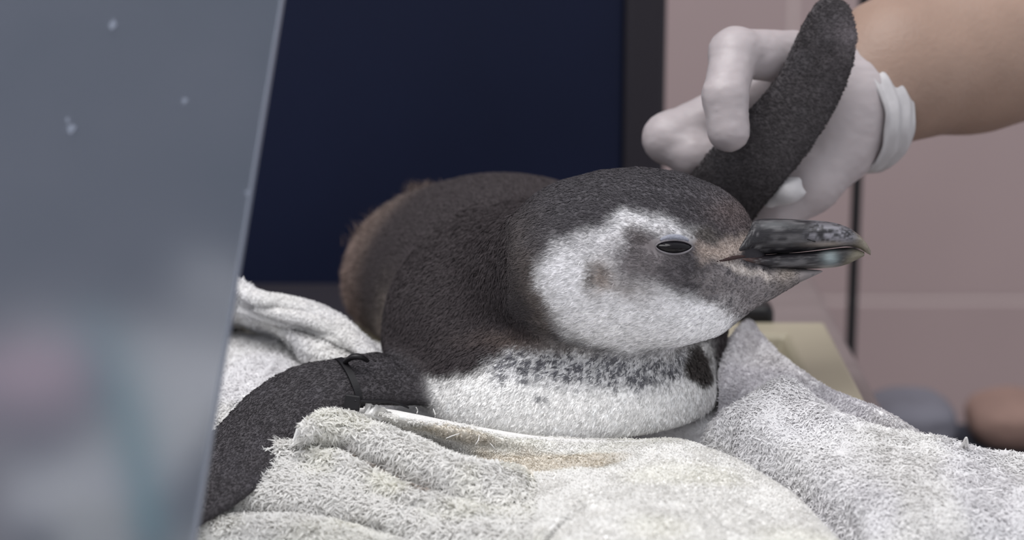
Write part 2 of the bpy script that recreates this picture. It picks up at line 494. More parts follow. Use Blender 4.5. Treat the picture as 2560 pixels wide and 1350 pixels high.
def under_map(V):
    W = V.copy(); W[:, 2] = -W[:, 2]
    return height_map(W)                                  # -1 where there is no cloth, else minus the lowest height
def ground(x, y, maps):
    u = np.clip((x-HX0)/HC-0.5, 0, HN-2); v = np.clip((y-HY0)/HC-0.5, 0, HN-2)
    i = u.astype(int); j = v.astype(int); out = np.full(np.shape(x), -1.0)
    for H in maps:
        out = np.maximum(out, np.maximum(np.maximum(H[i, j], H[i+1, j]), np.maximum(H[i, j+1], H[i+1, j+1])))
    return out
def towel_sheet(name, rows, nu, nv, m, parent, thick=0.003, rough=0.0008, seed=0, wave=0.0, colfn=None, over=(), under=(), keep=None):
    G = sheet_grid(rows, nu, nv)
    V = G.reshape(-1, 3)
    F = np.array([(j*nu+i, (j+1)*nu+i, (j+1)*nu+i+1, j*nu+i+1) for j in range(nv-1) for i in range(nu-1)])
    N = normals(V, F)
    if N[:, 2].mean() < 0: F = F[:, ::-1].copy(); N = -N
    V = V + N*(rough*(noise(V*100, 1.6, seed)-0.5)*2 + wave*(noise(V*100, 0.45, seed+1)-0.5)*2)[:, None]
    if under:
        g_ = ground(V[:, 0], V[:, 1], under); lid_ = np.where(g_ > -0.9, -g_-thick-0.0006, 9.0)
        if keep is not None: lid_ = np.where(V[:, 0] < keep, 9.0, lid_)
        dn = np.maximum(V[:, 2]-lid_, 0).reshape(nv, nu); drop = dn.copy()
        for _ in range(4):
            p_ = np.pad(drop, 1, mode='edge')
            drop = np.maximum(dn, (p_[1:-1, 1:-1]*2+p_[:-2, 1:-1]+p_[2:, 1:-1]+p_[1:-1, :-2]+p_[1:-1, 2:])/6)
        V = V.copy(); V[:, 2] -= drop.ravel()
    if over:
        gr = ground(V[:, 0], V[:, 1], over[:1])
        if len(over) > 1: gr = np.maximum(gr, np.where(V[:, 0] < (keep if keep is not None else 9), ground(V[:, 0], V[:, 1], over[1:]), -1))
        z = np.maximum(V[:, 2], gr+thick+0.0004)
        up_ = (z-V[:, 2]).reshape(nv, nu)                 # ease the lift into the neighbouring cloth
        lift = up_.copy()
        for _ in range(3):
            p_ = np.pad(lift, 1, mode='edge')
            lift = np.maximum(up_, (p_[1:-1, 1:-1]*2+p_[:-2, 1:-1]+p_[2:, 1:-1]+p_[1:-1, :-2]+p_[1:-1, 2:])/6)
        V = V.copy(); V[:, 2] += lift.ravel()
    N = normals(V, F)
    k = len(V)
    B = V-N*thick
    # border
    ring = [i for i in range(nu)]+[j*nu+nu-1 for j in range(1, nv)]+[(nv-1)*nu+i for i in range(nu-2, -1, -1)]+[j*nu for j in range(nv-2, 0, -1)]
    Bd = np.array([(ring[i], ring[(i+1) % len(ring)], k+ring[(i+1) % len(ring)], k+ring[i]) for i in range(len(ring))])
    FF = np.concatenate([F, F[:, ::-1]+k, Bd])
    g = np.random.default_rng(seed+50)
    col = None
    if colfn is not None:
        col = colfn(np.concatenate([V, B])*100, g)
    o = mesh_obj(name, np.concatenate([V, B]), FF, m, parent, col=col)
    return o, V, F, N
def terry(name, V, F, N, count, length, width, parent, seed, colfn=white, weight=None, lean=(0, -0.5, -0.6), upright=0.9, jitter=0.8):
    g = np.random.default_rng(seed)
    p, n, t, b = scatter(V, F, N, count, seed, weight)
    flow = np.array(lean)[None]+jitter*g.normal(0, 1, (count, 3))
    # loops lie in soft clumps
    ang = noise(p*100, 1.1, seed+3)*6.28
    flow = flow+0.7*np.stack([np.cos(ang), np.sin(ang), 0*ang], 1)
    L = length*(0.55+0.75*g.random(count)); W = width*(0.7+0.6*g.random(count))
    c = colfn(p*100, g)
    Vb, T, C = blades(p, n, flow, L, W, upright*(0.55+0.7*g.random(count)), c, g, curl=0.6)
    o = mesh_obj(name, Vb, T, M['terry_pile'], parent, col=C)
    o['kind'] = 'stuff'
    return o

STAINS = [(875, 1163, 4.6, 0.22), (945, 1195, 4.4, 0.3), (985, 1210, 4.3, 0.25), (1040, 1236, 4.2, 0.28), (690, 860, 5.8, 0.9), (720, 905, 5.6, 0.7)]
SP = np.array([PZ(a, b, c)*100 for a, b, c, r in STAINS]); SR = 1.5*np.array([s[3] for s in STAINS])
def white_stained(p, g):
    c = white(p, g, (247, 246, 244))
    for i, (q, r) in enumerate(zip(SP, SR)):
        if i > 3: continue
        d = np.linalg.norm((p-q)*np.array([1, 1, 0.4]), axis=1)/r + 0.6*(noise(p, 3.0, 31)-0.5)
        c = c*(1-0.75*(1-sstep(0.6, 1.3, d))[:, None]) + lin((120, 88, 60))*0.75*(1-sstep(0.6, 1.3, d))[:, None]
    # faint yellowed line along the fold
    y = sstep(0.5, 0.8, noise(p, 0.6, 77))*0.25
    c[:, 2] *= 1-0.10*y
    return c

thr = lambda a: [PZ(*q) for q in a]
def sh(rows, dpy, dz): return [(a, b+dpy, c+dz) for a, b, c in rows]

# base towel lying in the tray, seen at the left under the flipper
bt = empty('bath_towel'); tag(bt, 'white terry towel spread flat in the tray under the penguin and its banded flipper', 'towel')
rows = [
 [(60, 830, 3.6), (600, 838, 5.0), (740, 850, 4.8), (900, 880, 4.6), (1300, 850, 4.2), (1880, 850, 4.2)],
 [(60, 860, 4.2), (600, 862, 5.7), (760, 885, 5.3), (900, 915, 4.8), (1300, 900, 4.3), (1880, 900, 4.3)],
 [(60, 920, 4.4), (600, 925, 5.8), (760, 945, 5.2), (900, 975, 4.6), (1300, 975, 4.3), (1880, 975, 4.3)],
 [(60, 1010, 4.0), (590, 1020, 5.1), (740, 1030, 4.7), (900, 1045, 4.3), (1300, 1050, 4.2), (1880, 1050, 4.4)],
 [(40, 1130, 3.0), (560, 1130, 3.9), (740, 1120, 3.4), (900, 1120, 2.9), (1300, 1120, 2.7), (1880, 1120, 3.5)],
 [(20, 1300, 2.0), (500, 1300, 2.4), (740, 1260, 1.7), (1000, 1260, 1.4), (1300, 1260, 1.1), (1880, 1260, 1.1)]]
o, V, F, N = towel_sheet('cloth', rows, 160, 90, M['terry'], bt, 0.004, 0.0006, 3, 0.001, white)
HB_ = height_map(V)
wt = np.where((V[:, 0] < PZ(960, 950, 5)[0]), 1.0, 0.3)
terry('pile', V, F, N, 66000, 0.0040, 0.0008, bt, 11, weight=wt)

# bunched towel behind the flipper
bu = empty('bath_towel'); tag(bu, 'white towel bunched up in folds behind the penguin, stacked hems on top', 'towel')
top = [(470, 650, 9.6), (540, 682, 9.3), (600, 708, 9.0), (650, 738, 8.6), (760, 760, 8.0), (850, 800, 7.3), (920, 860, 6.5), (955, 900, 6.0)]
rows = [sh(top, 90, -3.6), sh(top, 35, -1.4), top,
 [(470, 715, 8.0), (540, 735, 8.0), (600, 755, 7.9), (660, 782, 7.7), (765, 806, 7.2), (845, 838, 6.8), (908, 880, 6.3), (945, 912, 5.9)],
 [(470, 770, 6.9), (540, 785, 6.9), (605, 795, 7.0), (685, 822, 7.0), (770, 862, 6.7), (835, 890, 6.4), (893, 910, 6.1), (935, 928, 5.8)],
 [(470, 785, 6.0), (540, 796, 6.1), (610, 806, 6.2), (705, 850, 5.9), (752, 905, 5.6), (825, 932, 5.4), (885, 945, 5.3), (930, 950, 5.2)],
 [(480, 800, 5.3), (545, 806, 5.4), (615, 815, 5.4), (700, 862, 5.2), (745, 915, 5.1), (820, 940, 5.0), (880, 952, 5.0), (925, 956, 5.0)]]
o, V, F, N = towel_sheet('cloth', rows, 130, 80, M['terry'], bu, 0.003, 0.0006, 5, 0.0012, white, over=[HB_])
terry('pile', V, F, N, 26000, 0.0036, 0.0008, bu, 12)
for k, (pts, r) in enumerate([
  ([(560, 690, 9.2), (640, 742, 8.7), (705, 756, 8.4), (790, 778, 8.0), (858, 815, 7.4), (915, 868, 6.7)], 0.33),
  ([(640, 768, 8.2), (700, 782, 8.0), (780, 800, 7.7), (850, 830, 7.2), (905, 868, 6.8), (945, 905, 6.3)], 0.32),
  ([(600, 772, 7.9), (690, 800, 7.6), (780, 822, 7.2), (850, 852, 6.9), (900, 880, 6.5)], 0.16)]):
    tube('hem', [PZ(*a) for a in pts], [r*0.005, r*0.01, r*0.0105, r*0.01, r*0.006], M['weave'], bu, n=70, flat=(1.7, 1.05))

def fuzz(o, count, length, width, parent, seed):
    me = o.data; V = np.array([v.co[:] for v in me.vertices]); F = np.array([p.vertices[:] for p in me.polygons if len(p.vertices) == 4])
    N = normals(V, F); c = V.mean(0)
    if ((V-c)*N).sum() < 0: N = -N
    return terry('hem_fuzz', V, F, N, count, length, width, parent, seed, upright=0.7)
for i, o in enumerate([c for c in bu.children if c.name.startswith('hem')]): fuzz(o, 5000, 0.0016, 0.0006, bu, 90+i)

front_rows = [
 [(790, 1125, 4.0), (860, 1085, 4.2), (1000, 1125, 4.0), (1150, 1180, 3.8), (1300, 1205, 3.7), (1480, 1195, 3.7), (1680, 1180, 3.6)],
 [(775, 1075, 5.7), (855, 1042, 5.9), (1000, 1095, 5.3), (1150, 1155, 4.9), (1300, 1185, 4.35), (1480, 1180, 3.9), (1680, 1165, 4.2)],
 [(755, 1075, 6.35), (848, 1036, 6.55), (995, 1092, 5.95), (1150, 1155, 5.41), (1300, 1190, 4.55), (1480, 1185, 4.0), (1680, 1170, 4.31)],
 [(738, 1100, 5.8), (850, 1080, 6.0), (985, 1130, 5.5), (1140, 1190, 5.0), (1290, 1225, 4.5), (1480, 1215, 4.0), (1680, 1200, 4.3)],
 [(728, 1122, 4.90), (835, 1126, 4.80), (930, 1166, 4.40), (1070, 1232, 3.90), (1260, 1272, 4.03), (1480, 1260, 4.18), (1680, 1240, 4.18)],
 [(712, 1122, 3.60), (825, 1136, 3.40), (922, 1176, 3.00), (1055, 1240, 2.80), (1250, 1280, 3.60), (1480, 1265, 4.05), (1680, 1250, 4.10)],
 [(692, 1110, 5.25), (808, 1134, 5.15), (912, 1176, 4.75), (1042, 1242, 4.35), (1240, 1288, 4.09), (1480, 1275, 4.12), (1680, 1260, 4.23)],
 [(660, 1150, 4.8), (775, 1170, 4.7), (900, 1210, 4.4), (1035, 1270, 4.0), (1240, 1310, 3.9), (1480, 1300, 4.0), (1680, 1290, 4.1)],
 [(605, 1225, 4.2), (760, 1245, 4.0), (900, 1275, 3.8), (1040, 1320, 3.6), (1240, 1350, 3.7), (1480, 1345, 3.9), (1680, 1330, 4.0)],
 [(575, 1278, 3.20), (750, 1300, 2.90), (900, 1325, 2.70), (1040, 1365, 2.70), (1240, 1395, 3.10), (1480, 1400, 3.47), (1680, 1400, 3.57)],
 [(555, 1284, 2.20), (745, 1306, 1.90), (900, 1332, 1.80), (1040, 1370, 1.90), (1240, 1400, 2.79), (1480, 1410, 3.31), (1680, 1410, 3.51)],
 [(180, 1285, 3.45), (735, 1308, 3.55), (895, 1336, 3.35), (1040, 1374, 3.25), (1240, 1410, 3.19), (1480, 1425, 3.42), (1680, 1425, 3.52)],
 [(160, 1350, 2.8), (730, 1370, 2.9), (890, 1400, 2.7), (1040, 1430, 2.7), (1240, 1460, 2.8), (1480, 1480, 3.0), (1680, 1480, 3.2)],
 [(140, 1480, 1.4), (720, 1500, 1.4), (890, 1520, 1.3), (1040, 1540, 1.2), (1240, 1560, 1.2), (1480, 1580, 1.4), (1680, 1580, 1.6)]]
KEEP = PZ(1300, 1190, 4.5)[0]
gf_ = sheet_grid(front_rows, 220, 170).reshape(-1, 3); HFL_ = height_map(gf_[gf_[:, 0] < KEEP]+np.array([0, 0, 0.001]))

# smooth towel lapping out from under the belly
lt = empty('bath_towel'); tag(lt, 'smooth white towel with a woven border lapping out from under the white belly', 'towel')
rows = [
 [(931, 1075, 4.4), (1050, 1090, 4.3), (1200, 1110, 4.2), (1350, 1125, 4.1), (1500, 1130, 4.1), (1630, 1128, 4.0), (1715, 1130, 4.0), (1810, 1160, 3.9), (1910, 1215, 3.6), (2000, 1275, 3.3), (2080, 1340, 3.0), (2130, 1395, 2.8)],
 [(918, 1026, 5.7), (1050, 1048, 5.45), (1200, 1075, 5.1), (1350, 1097, 4.9), (1500, 1104, 4.85), (1620, 1100, 4.95), (1700, 1100, 5.05), (1785, 1124, 4.95), (1878, 1172, 4.7), (1968, 1232, 4.4), (2047, 1301, 4.1), (2096, 1355, 3.9)],
 [(914, 1034, 5.75), (1050, 1058, 5.5), (1200, 1086, 5.1), (1350, 1106, 4.95), (1500, 1112, 4.9), (1612, 1110, 5.05), (1690, 1112, 5.2), (1770, 1138, 5.1), (1860, 1188, 4.85), (1946, 1250, 4.55), (2020, 1318, 4.25), (2066, 1372, 4.0)],
 [(918, 1048, 5.3), (1045, 1080, 4.95), (1195, 1110, 4.6), (1345, 1128, 4.6), (1490, 1130, 4.8), (1596, 1132, 5.05), (1670, 1140, 5.3), (1735, 1170, 5.2), (1810, 1222, 5.0), (1880, 1285, 4.7), (1940, 1350, 4.4), (1980, 1405, 4.1)],
 [(926, 1060, 4.8), (1043, 1092, 4.5), (1192, 1126, 4.3), (1342, 1146, 4.35), (1475, 1158, 4.8), (1575, 1168, 4.95), (1635, 1190, 5.2), (1690, 1225, 5.1), (1750, 1280, 4.9), (1805, 1340, 4.6), (1850, 1400, 4.3), (1885, 1455, 4.0)],
 [(931, 1068, 4.5), (1041, 1102, 4.2), (1191, 1138, 4.05), (1340, 1160, 4.35), (1440, 1215, 4.85), (1515, 1240, 4.85), (1565, 1270, 5.05), (1605, 1310, 4.95), (1650, 1360, 4.75), (1690, 1410, 4.5), (1725, 1460, 4.2), (1750, 1510, 3.9)],
 [(933, 1074, 4.3), (1040, 1110, 4.0), (1190, 1148, 3.9), (1338, 1172, 4.4), (1385, 1290, 4.7), (1400, 1320, 4.4), (1440, 1350, 4.6), (1470, 1390, 4.6), (1500, 1430, 4.4), (1530, 1470, 4.2), (1560, 1520, 3.9), (1580, 1560, 3.6)],
 [(935, 1079, 4.15), (1040, 1117, 3.85), (1190, 1156, 3.8), (1335, 1182, 4.45), (1330, 1370, 4.2), (1290, 1410, 3.4), (1320, 1440, 3.6), (1345, 1470, 3.6), (1370, 1510, 3.4), (1390, 1550, 3.2), (1410, 1590, 2.8), (1430, 1630, 2.5)]]
WA = PZ(1000, 1110, 4)[0]*100; WB = PZ(1560, 1150, 4.5)[0]*100
def lap_col(p, g):
    c = white(p, g, (247, 246, 244), 0.03)
    # unbleached waffle-woven border inside the hem
    yv = p[:, 1]; xx = p[:, 0]
    f0 = np.interp(xx, [a[0] for a in LAPW], [a[1] for a in LAPW]); f1 = np.interp(xx, [a[0] for a in LAPW], [a[2] for a in LAPW])
    m = sstep(0, 0.25, f0-yv)*sstep(0, 0.4, yv-f1)*sstep(0, 1.0, xx-LAPW[0][0])*sstep(0, 1.8, LAPW[-1][0]-xx)
    chk = 0.75+0.25*np.sign(np.sin(xx*14)*np.sin((yv)*14))
    return c*(1-m[:, None]) + m[:, None]*(lin((226, 220, 210))*(0.8+0.25*chk)[:, None])
LAPW = []
for px, ya, za, yb, zb in ((900, 1050, 5.1, 1150, 3.0), (1050, 1085, 4.85, 1190, 3.0), (1200, 1114, 4.5, 1230, 3.0), (1350, 1130, 4.55, 1235, 3.6), (1480, 1138, 4.7, 1200, 4.4), (1600, 1140, 4.9, 1150, 4.9)):
    a = PZ(px, ya, za)*100; bq = PZ(px, yb, zb)*100; LAPW.append((a[0], a[1], bq[1]))
o, V, F, N = towel_sheet('cloth', rows, 260, 130, M['terry'], lt, 0.003, 0.0004, 9, 0.0010, lap_col, over=[HB_, HFL_], keep=KEEP)
HL_ = height_map(V); UL_ = under_map(V)
cw = lap_col(V*100, np.random.default_rng(0)); wt = np.where(cw[:, 2] < 0.60, 0.10, 1.0)
terry('pile', V, F, N, 70000, 0.0017, 0.0007, lt, 14, colfn=lap_col, weight=wt, upright=1.0)
hem = [(886, 1028, 5.75), (960, 1036, 5.65), (1050, 1052, 5.5), (1200, 1080, 5.1), (1350, 1101, 4.95), (1500, 1108, 4.9), (1615, 1104, 5.05)]
tube('hem', [PZ(*a) for a in hem], [0.0016, 0.0030, 0.0028, 0.0024, 0.0020, 0.0016, 0.0005], M['weave'], lt, n=90, flat=(1.2, 0.9))
for pts in ([(1115, 1096, 5.2), (1130, 1090, 5.3), (1148, 1084, 5.4)], [(1188, 1112, 4.9), (1196, 1100, 5.1), (1198, 1088, 5.2)], [(1242, 1132, 4.5), (1235, 1120, 4.8), (1225, 1108, 5.0)],
            [(1040, 1018, 6.0), (1044, 1026, 5.8), (1042, 1034, 5.7)], [(1083, 1022, 5.9), (1088, 1036, 5.7), (1087, 1046, 5.5)]):
    tube('loose_thread', thr(pts), [0.0002, 0.0003, 0.0002], M['weave'], lt, ring=6, n=12)

# front towel: three thick terry folds
ft = empty('bath_towel'); tag(ft, 'thick white terry towel in three heaped folds in front of the penguin with brown specks', 'towel')
rows = front_rows
o, V, F, N = towel_sheet('cloth', rows, 220, 170, M['terry'], ft, 0.003, 0.0008, 7, 0.0016, white_stained, over=[HB_], under=[UL_], keep=KEEP)
HF_ = height_map(V)
wt = np.where(V[:, 2] > 0.018, 1.0, 0.15)
terry('pile', V, F, N, 110000, 0.0046, 0.0010, ft, 13, colfn=white_stained, weight=wt, upright=0.95)

# right towel in front of it
rt = empty('bath_towel'); tag(rt, 'fluffy white towel heaped in a pointed ridge beside the belly, below the bill', 'towel')
top = [(1735, 1100, 5.0), (1800, 1040, 5.7), (1880, 998, 6.3), (1955, 958, 6.9), (2020, 985, 6.6), (2100, 1035, 6.1), (2200, 1078, 5.7), (2330, 1094, 5.5), (2420, 1122, 5.1), (2485, 1140, 4.8), (2640, 1158, 4.5)]
rows = [sh(top, 40, -1.3), sh(top, 13, -0.45), top,
 [(1745, 1112, 4.9), (1830, 1080, 5.5), (1905, 1050, 6.0), (1980, 1030, 6.25), (2050, 1050, 6.2), (2125, 1075, 6.0), (2225, 1105, 5.65), (2340, 1125, 5.3), (2430, 1155, 5.0), (2490, 1175, 4.7), (2640, 1195, 4.4)],
 [(1770, 1150, 4.5), (1870, 1135, 4.9), (1950, 1115, 5.3), (2020, 1105, 5.5), (2090, 1110, 5.6), (2170, 1125, 5.6), (2260, 1150, 5.4), (2350, 1175, 5.2), (2435, 1205, 4.9), (2500, 1225, 4.6), (2640, 1245, 4.3)],
 [(1840, 1220, 3.9), (1940, 1205, 4.3), (2010, 1190, 4.7), (2070, 1185, 5.0), (2130, 1190, 5.1), (2200, 1205, 5.15), (2280, 1230, 5.1), (2360, 1250, 5.0), (2440, 1270, 4.7), (2510, 1290, 4.4), (2640, 1300, 4.1)],
 [(1930, 1310, 3.2), (2010, 1300, 3.6), (2060, 1290, 4.0), (2110, 1290, 4.3), (2170, 1295, 4.4), (2230, 1300, 4.5), (2300, 1315, 4.5), (2370, 1330, 4.3), (2445, 1345, 3.8), (2520, 1350, 3.6), (2640, 1360, 3.5)],
 [(2030, 1430, 2.2), (2080, 1430, 2.5), (2120, 1430, 2.8), (2160, 1430, 3.0), (2210, 1430, 3.0), (2260, 1430, 3.0), (2320, 1430, 2.9), (2380, 1430, 2.8), (2450, 1430, 2.7), (2530, 1430, 2.6), (2640, 1430, 2.6)],
 [(2060, 1550, 1.0), (2110, 1550, 1.2), (2150, 1550, 1.3), (2190, 1550, 1.4), (2230, 1550, 1.4), (2280, 1550, 1.4), (2330, 1550, 1.4), (2390, 1550, 1.4), (2460, 1550, 1.4), (2540, 1550, 1.4), (2640, 1550, 1.4)]]
def rwhite(p, g): return white(p, g, (247, 246, 247), 0.04)
o, V, F, N = towel_sheet('cloth', rows, 190, 110, M['terry'], rt, 0.003, 0.0008, 17, 0.0013, rwhite, over=[HB_+0.004], under=[UL_])
UR_ = under_map(V)
terry('pile', V, F, N, 72000, 0.0034, 0.0009, rt, 16, colfn=rwhite, upright=0.85)
for pts in ([(2402, 1128, 5.1), (2408, 1108, 5.6), (2416, 1094, 6.0), (2419, 1112, 5.5), (2421, 1132, 5.0)], [(2398, 1124, 5.1), (2406, 1112, 5.4), (2412, 1104, 5.7), (2410, 1122, 5.2)]):
    tube('loose_thread', thr(pts), [0.0005, 0.0006, 0.0004, 0.0006, 0.0004], M['weave'], rt, ring=6, n=30)

# back right towel, over the tray rim
dt = empty('bath_towel'); tag(dt, 'thin greyish white towel hanging over the cream tray rim beside the penguin', 'towel')
top = [(1800, 905, 6.2), (1818, 860, 6.6), (1845, 822, 6.9), (1872, 806, 6.8), (1902, 838, 6.4), (1950, 892, 6.1), (2048, 959, 5.9), (2180, 1017, 5.8), (2265, 1058, 5.5), (2345, 1098, 5.2), (2430, 1135, 4.8)]
rows = [sh(top, 40, -2.4), sh(top, 10, -0.7), top,
 [(1798, 950, 5.7), (1818, 910, 6.2), (1845, 880, 6.4), (1875, 870, 6.3), (1920, 890, 6.2), (1975, 930, 6.0), (2065, 985, 5.7), (2180, 1040, 5.5), (2265, 1078, 5.2), (2345, 1115, 4.9), (2430, 1150, 4.5)],
 [(1796, 1010, 5.0), (1818, 985, 5.3), (1845, 970, 5.5), (1890, 970, 5.5), (1940, 980, 5.4), (1990, 1000, 5.3), (2070, 1035, 5.1), (2180, 1075, 4.9), (2265, 1110, 4.6), (2345, 1145, 4.2), (2430, 1180, 3.8)],
 [(1790, 1080, 4.4), (1815, 1070, 4.4), (1845, 1070, 4.4), (1890, 1080, 4.3), (1940, 1090, 4.2), (1990, 1100, 4.1), (2070, 1120, 4.0), (2180, 1150, 3.8), (2265, 1180, 3.5), (2345, 1210, 3.2), (2430, 1240, 3.0)]]
def gwhite(p, g): return white(p, g, (232, 230, 233), 0.03)
o, V, F, N = towel_sheet('cloth', rows, 170, 70, M['terry'], dt, 0.003, 0.0004, 15, 0.0008, gwhite, over=[HB_], under=[UR_])
terry('pile', V, F, N, 30000, 0.0022, 0.0007, dt, 15, colfn=gwhite)

# ------------------------------------------------------------------ the penguin
HX = [1290, 1340, 1400, 1500, 1600, 1700, 1800, 1850, 1878, 1910, 1950, 2000, 2060]
HT = [560, 495, 458, 426, 418, 430, 468, 505, 545, 638, 664, 671, 674]
HB = [770, 815, 840, 858, 866, 866, 840, 800, 778, 760, 736, 706, 680]
HW = [2.3, 2.9, 3.3, 3.55, 3.55, 3.2, 2.4, 1.68, 1.28, 1.0, 0.9, 0.75, 0.35]
hx = (np.array(HX)-1280)/55; ht = (675-np.array(HT))/55; hb_ = (675-np.array(HB))/55
xs = np.linspace(hx[0], hx[-1], 200)
def smooth_curve(y):
    v = np.interp(xs, hx, y); k = np.ones(7)/7
    return np.convolve(np.pad(v, 3, mode='edge'), k, 'valid')
sht, shb, shw = smooth_curve(ht), smooth_curve(hb_), smooth_curve(HW)
def head_fn(p):
    x = np.clip(p[..., 0], hx[0], hx[-1])
    t = np.interp(x, xs, sht); b = np.interp(x, xs, shb); ww = np.interp(x, xs, shw)
    yc = (t+b)/2; hh = (t-b)/2
    q = np.sqrt(((p[..., 1]-yc)/hh)**2+((p[..., 2])/ww)**2)
    d = (q-1)*np.minimum(hh, ww)
    ex = np.maximum(0, np.abs(p[..., 0]-x))
    return np.where(ex > 0, np.hypot(np.maximum(d, 0), ex), d)

up = np.array([0, math.cos(TH), -math.sin(TH)])
back = cm(1085, 700, 23)-cm(1420, 880, 6); back /= np.linalg.norm(back)
lat = np.cross(up, back); lat /= np.linalg.norm(lat); upb = np.cross(back, lat)
AX = np.array([lat, upb, back])

h = 0.17
fb = Field((-14, -11, -8), (12, 6.5, 31), h)          # trunk
fb.ell(cm(1420, 990, 5.4), (7.1, 4.7, 6.5), None, 0.5)
fb.ell(cm(1290, 722, 13), (6.7, 5.75, 9.3), AX, 2.5)
fb.ell(cm(1185, 715, 18), (5.7, 4.6, 6.5), AX, 3.0)
fb.ell(cm(1095, 708, 23), (4.75, 4.35, 6.2), AX, 3.0)
fb.ell(cm(1130, 850, 7.5), (3.3, 4.2, 4.0), AX, 2.0)
fb.ell(cm(1640, 790, 9), (3.2, 4.4, 4.5), AX, 1.5)
fb.cone(cm(1430, 670, 1.2), cm(1330, 760, 8), 3.5, 4.9, 1.2)
fh = Field((-1.5, -5, -5), (15, 6, 5.5), h)
fh.add(head_fn, np.array([7, 0.3, 0]), np.array([8, 5.5, 4.5]), 0)

def flipper_chain(field, pts, nrm, th0, th1, n=44):
    """pts: (px,py,e,half width px)"""
    P3 = catmull(np.array([cm(a, b, e) for a, b, e, _ in pts]), n)
    hw = np.interp(np.linspace(0, 1, n), np.linspace(0, 1, len(pts)), [q[3] for q in pts])/55*(1+0.01*P3[:, 2])
    T = np.gradient(P3, axis=0); T /= np.linalg.norm(T, axis=1)[:, None]
    step = np.linalg.norm(np.diff(P3, axis=0), axis=1).mean()
    for i in range(n):
        t = T[i]; nn = nrm(i/(n-1)); a = np.cross(nn, t); a /= np.linalg.norm(a); m = np.cross(t, a)
        # width measured square to the image direction of the flipper
        ti = t[:2]/(np.linalg.norm(t[:2])+1e-6); pe = np.array([-ti[1], ti[0]])
        pr = abs(a[:2] @ pe); wd = hw[i]/max(pr, 0.55)
        th = th0+(th1-th0)*i/(n-1)
        field.ell(P3[i], (max(step*2.0, 0.5*wd*0.9 if i > n-4 else step*2.0), wd, th), np.array([t, a, m]), 0.12)
    return P3, T
fn_ = Field((-18, -14, -16), (-1.5, 0, 9), h)
nearpts = [(1060, 935, 5, 62), (1000, 946, 3.2, 60), (930, 949, 2.0, 58), (865, 960, 1.2, 60), (775, 986, 0.8, 82), (705, 1032, -0.4, 95), (635, 1102, -2.4, 100), (565, 1180, -4.8, 96), (505, 1250, -6.8, 78), (470, 1300, -8.2, 36)]
NP, NT = flipper_chain(fn_, nearpts, lambda s: np.array([-0.1, 0.62, -0.78])/1.0, 0.62, 0.33)
fr = Field((6, -1, 2), (18.5, 14, 13), h)
farpts = [(1760, 560, 9.5, 95), (1800, 500, 7.6, 100), (1862, 420, 6.3, 100), (1945, 330, 5.9, 94), (2015, 232, 5.7, 86), (2054, 145, 5.5, 83), (2073, 75, 5.3, 72), (2080, 24, 5.2, 48)]
FP, FT = flipper_chain(fr, farpts, lambda s: np.array([0.1, 0.15, -0.98]), 0.6, 0.36)

body = Field((-18, -14, -16), (18.5, 14, 31), h)
def paste(src, k):
    o = np.round((src.lo-body.lo)/h).astype(int)
    # resample the source onto the common grid
    a = np.maximum(np.ceil((src.lo-body.lo)/h).astype(int), 0); bb = np.minimum(np.floor((src.lo+h*(src.n-1)-body.lo)/h).astype(int), body.n-1)
    sl = tuple(slice(i, j+1) for i, j in zip(a, bb))
    g = np.meshgrid(*[body.lo[i]+h*np.arange(a[i], bb[i]+1) for i in range(3)], indexing='ij')
    d = src.sample(np.stack(g, -1)).astype(np.float32)
    d = np.where(d > 40, 50, d)
    o_ = body.D[sl]; t = np.clip(0.5+0.5*(o_-d)/k, 0, 1)
    body.D[sl] = o_*(1-t)+d*t-k*t*(1-t)
paste(fb, 0.01); paste(fh, 1.3); paste(fr, 0.5); paste(fn_, 0.9)
# flatten the belly where it lies on the towels
g0 = [body.lo[i]+h*np.arange(body.n[i]) for i in range(3)]
zw = (12.0 + g0[1][None, :, None]*math.cos(TH) - g0[2][None, None, :]*math.sin(TH))
fl = (4.55-zw)
kk = 0.45; tt = np.clip(0.5-0.5*(fl-body.D)/kk, 0, 1)
Dn = fl*(1-tt)+body.D*tt+kk*tt*(1-tt)
xm = g0[0][:, None, None]
near = np.maximum(np.clip((xm+7.5)/2.5, 0, 1), np.clip((g0[2][None, None, :]-8)/3, 0, 1))
body.D = (body.D*(1-near)+Dn*near).astype(np.float32)
BV, BF = body.mesh(3)
# keep the one connected body
BN = normals(BV, BF)

def px_of(p):
    """coordinates along the bird's own side view, in units of 1/55 cm"""
    return p[:, 0]*55+1280, 675-p[:, 1]*55

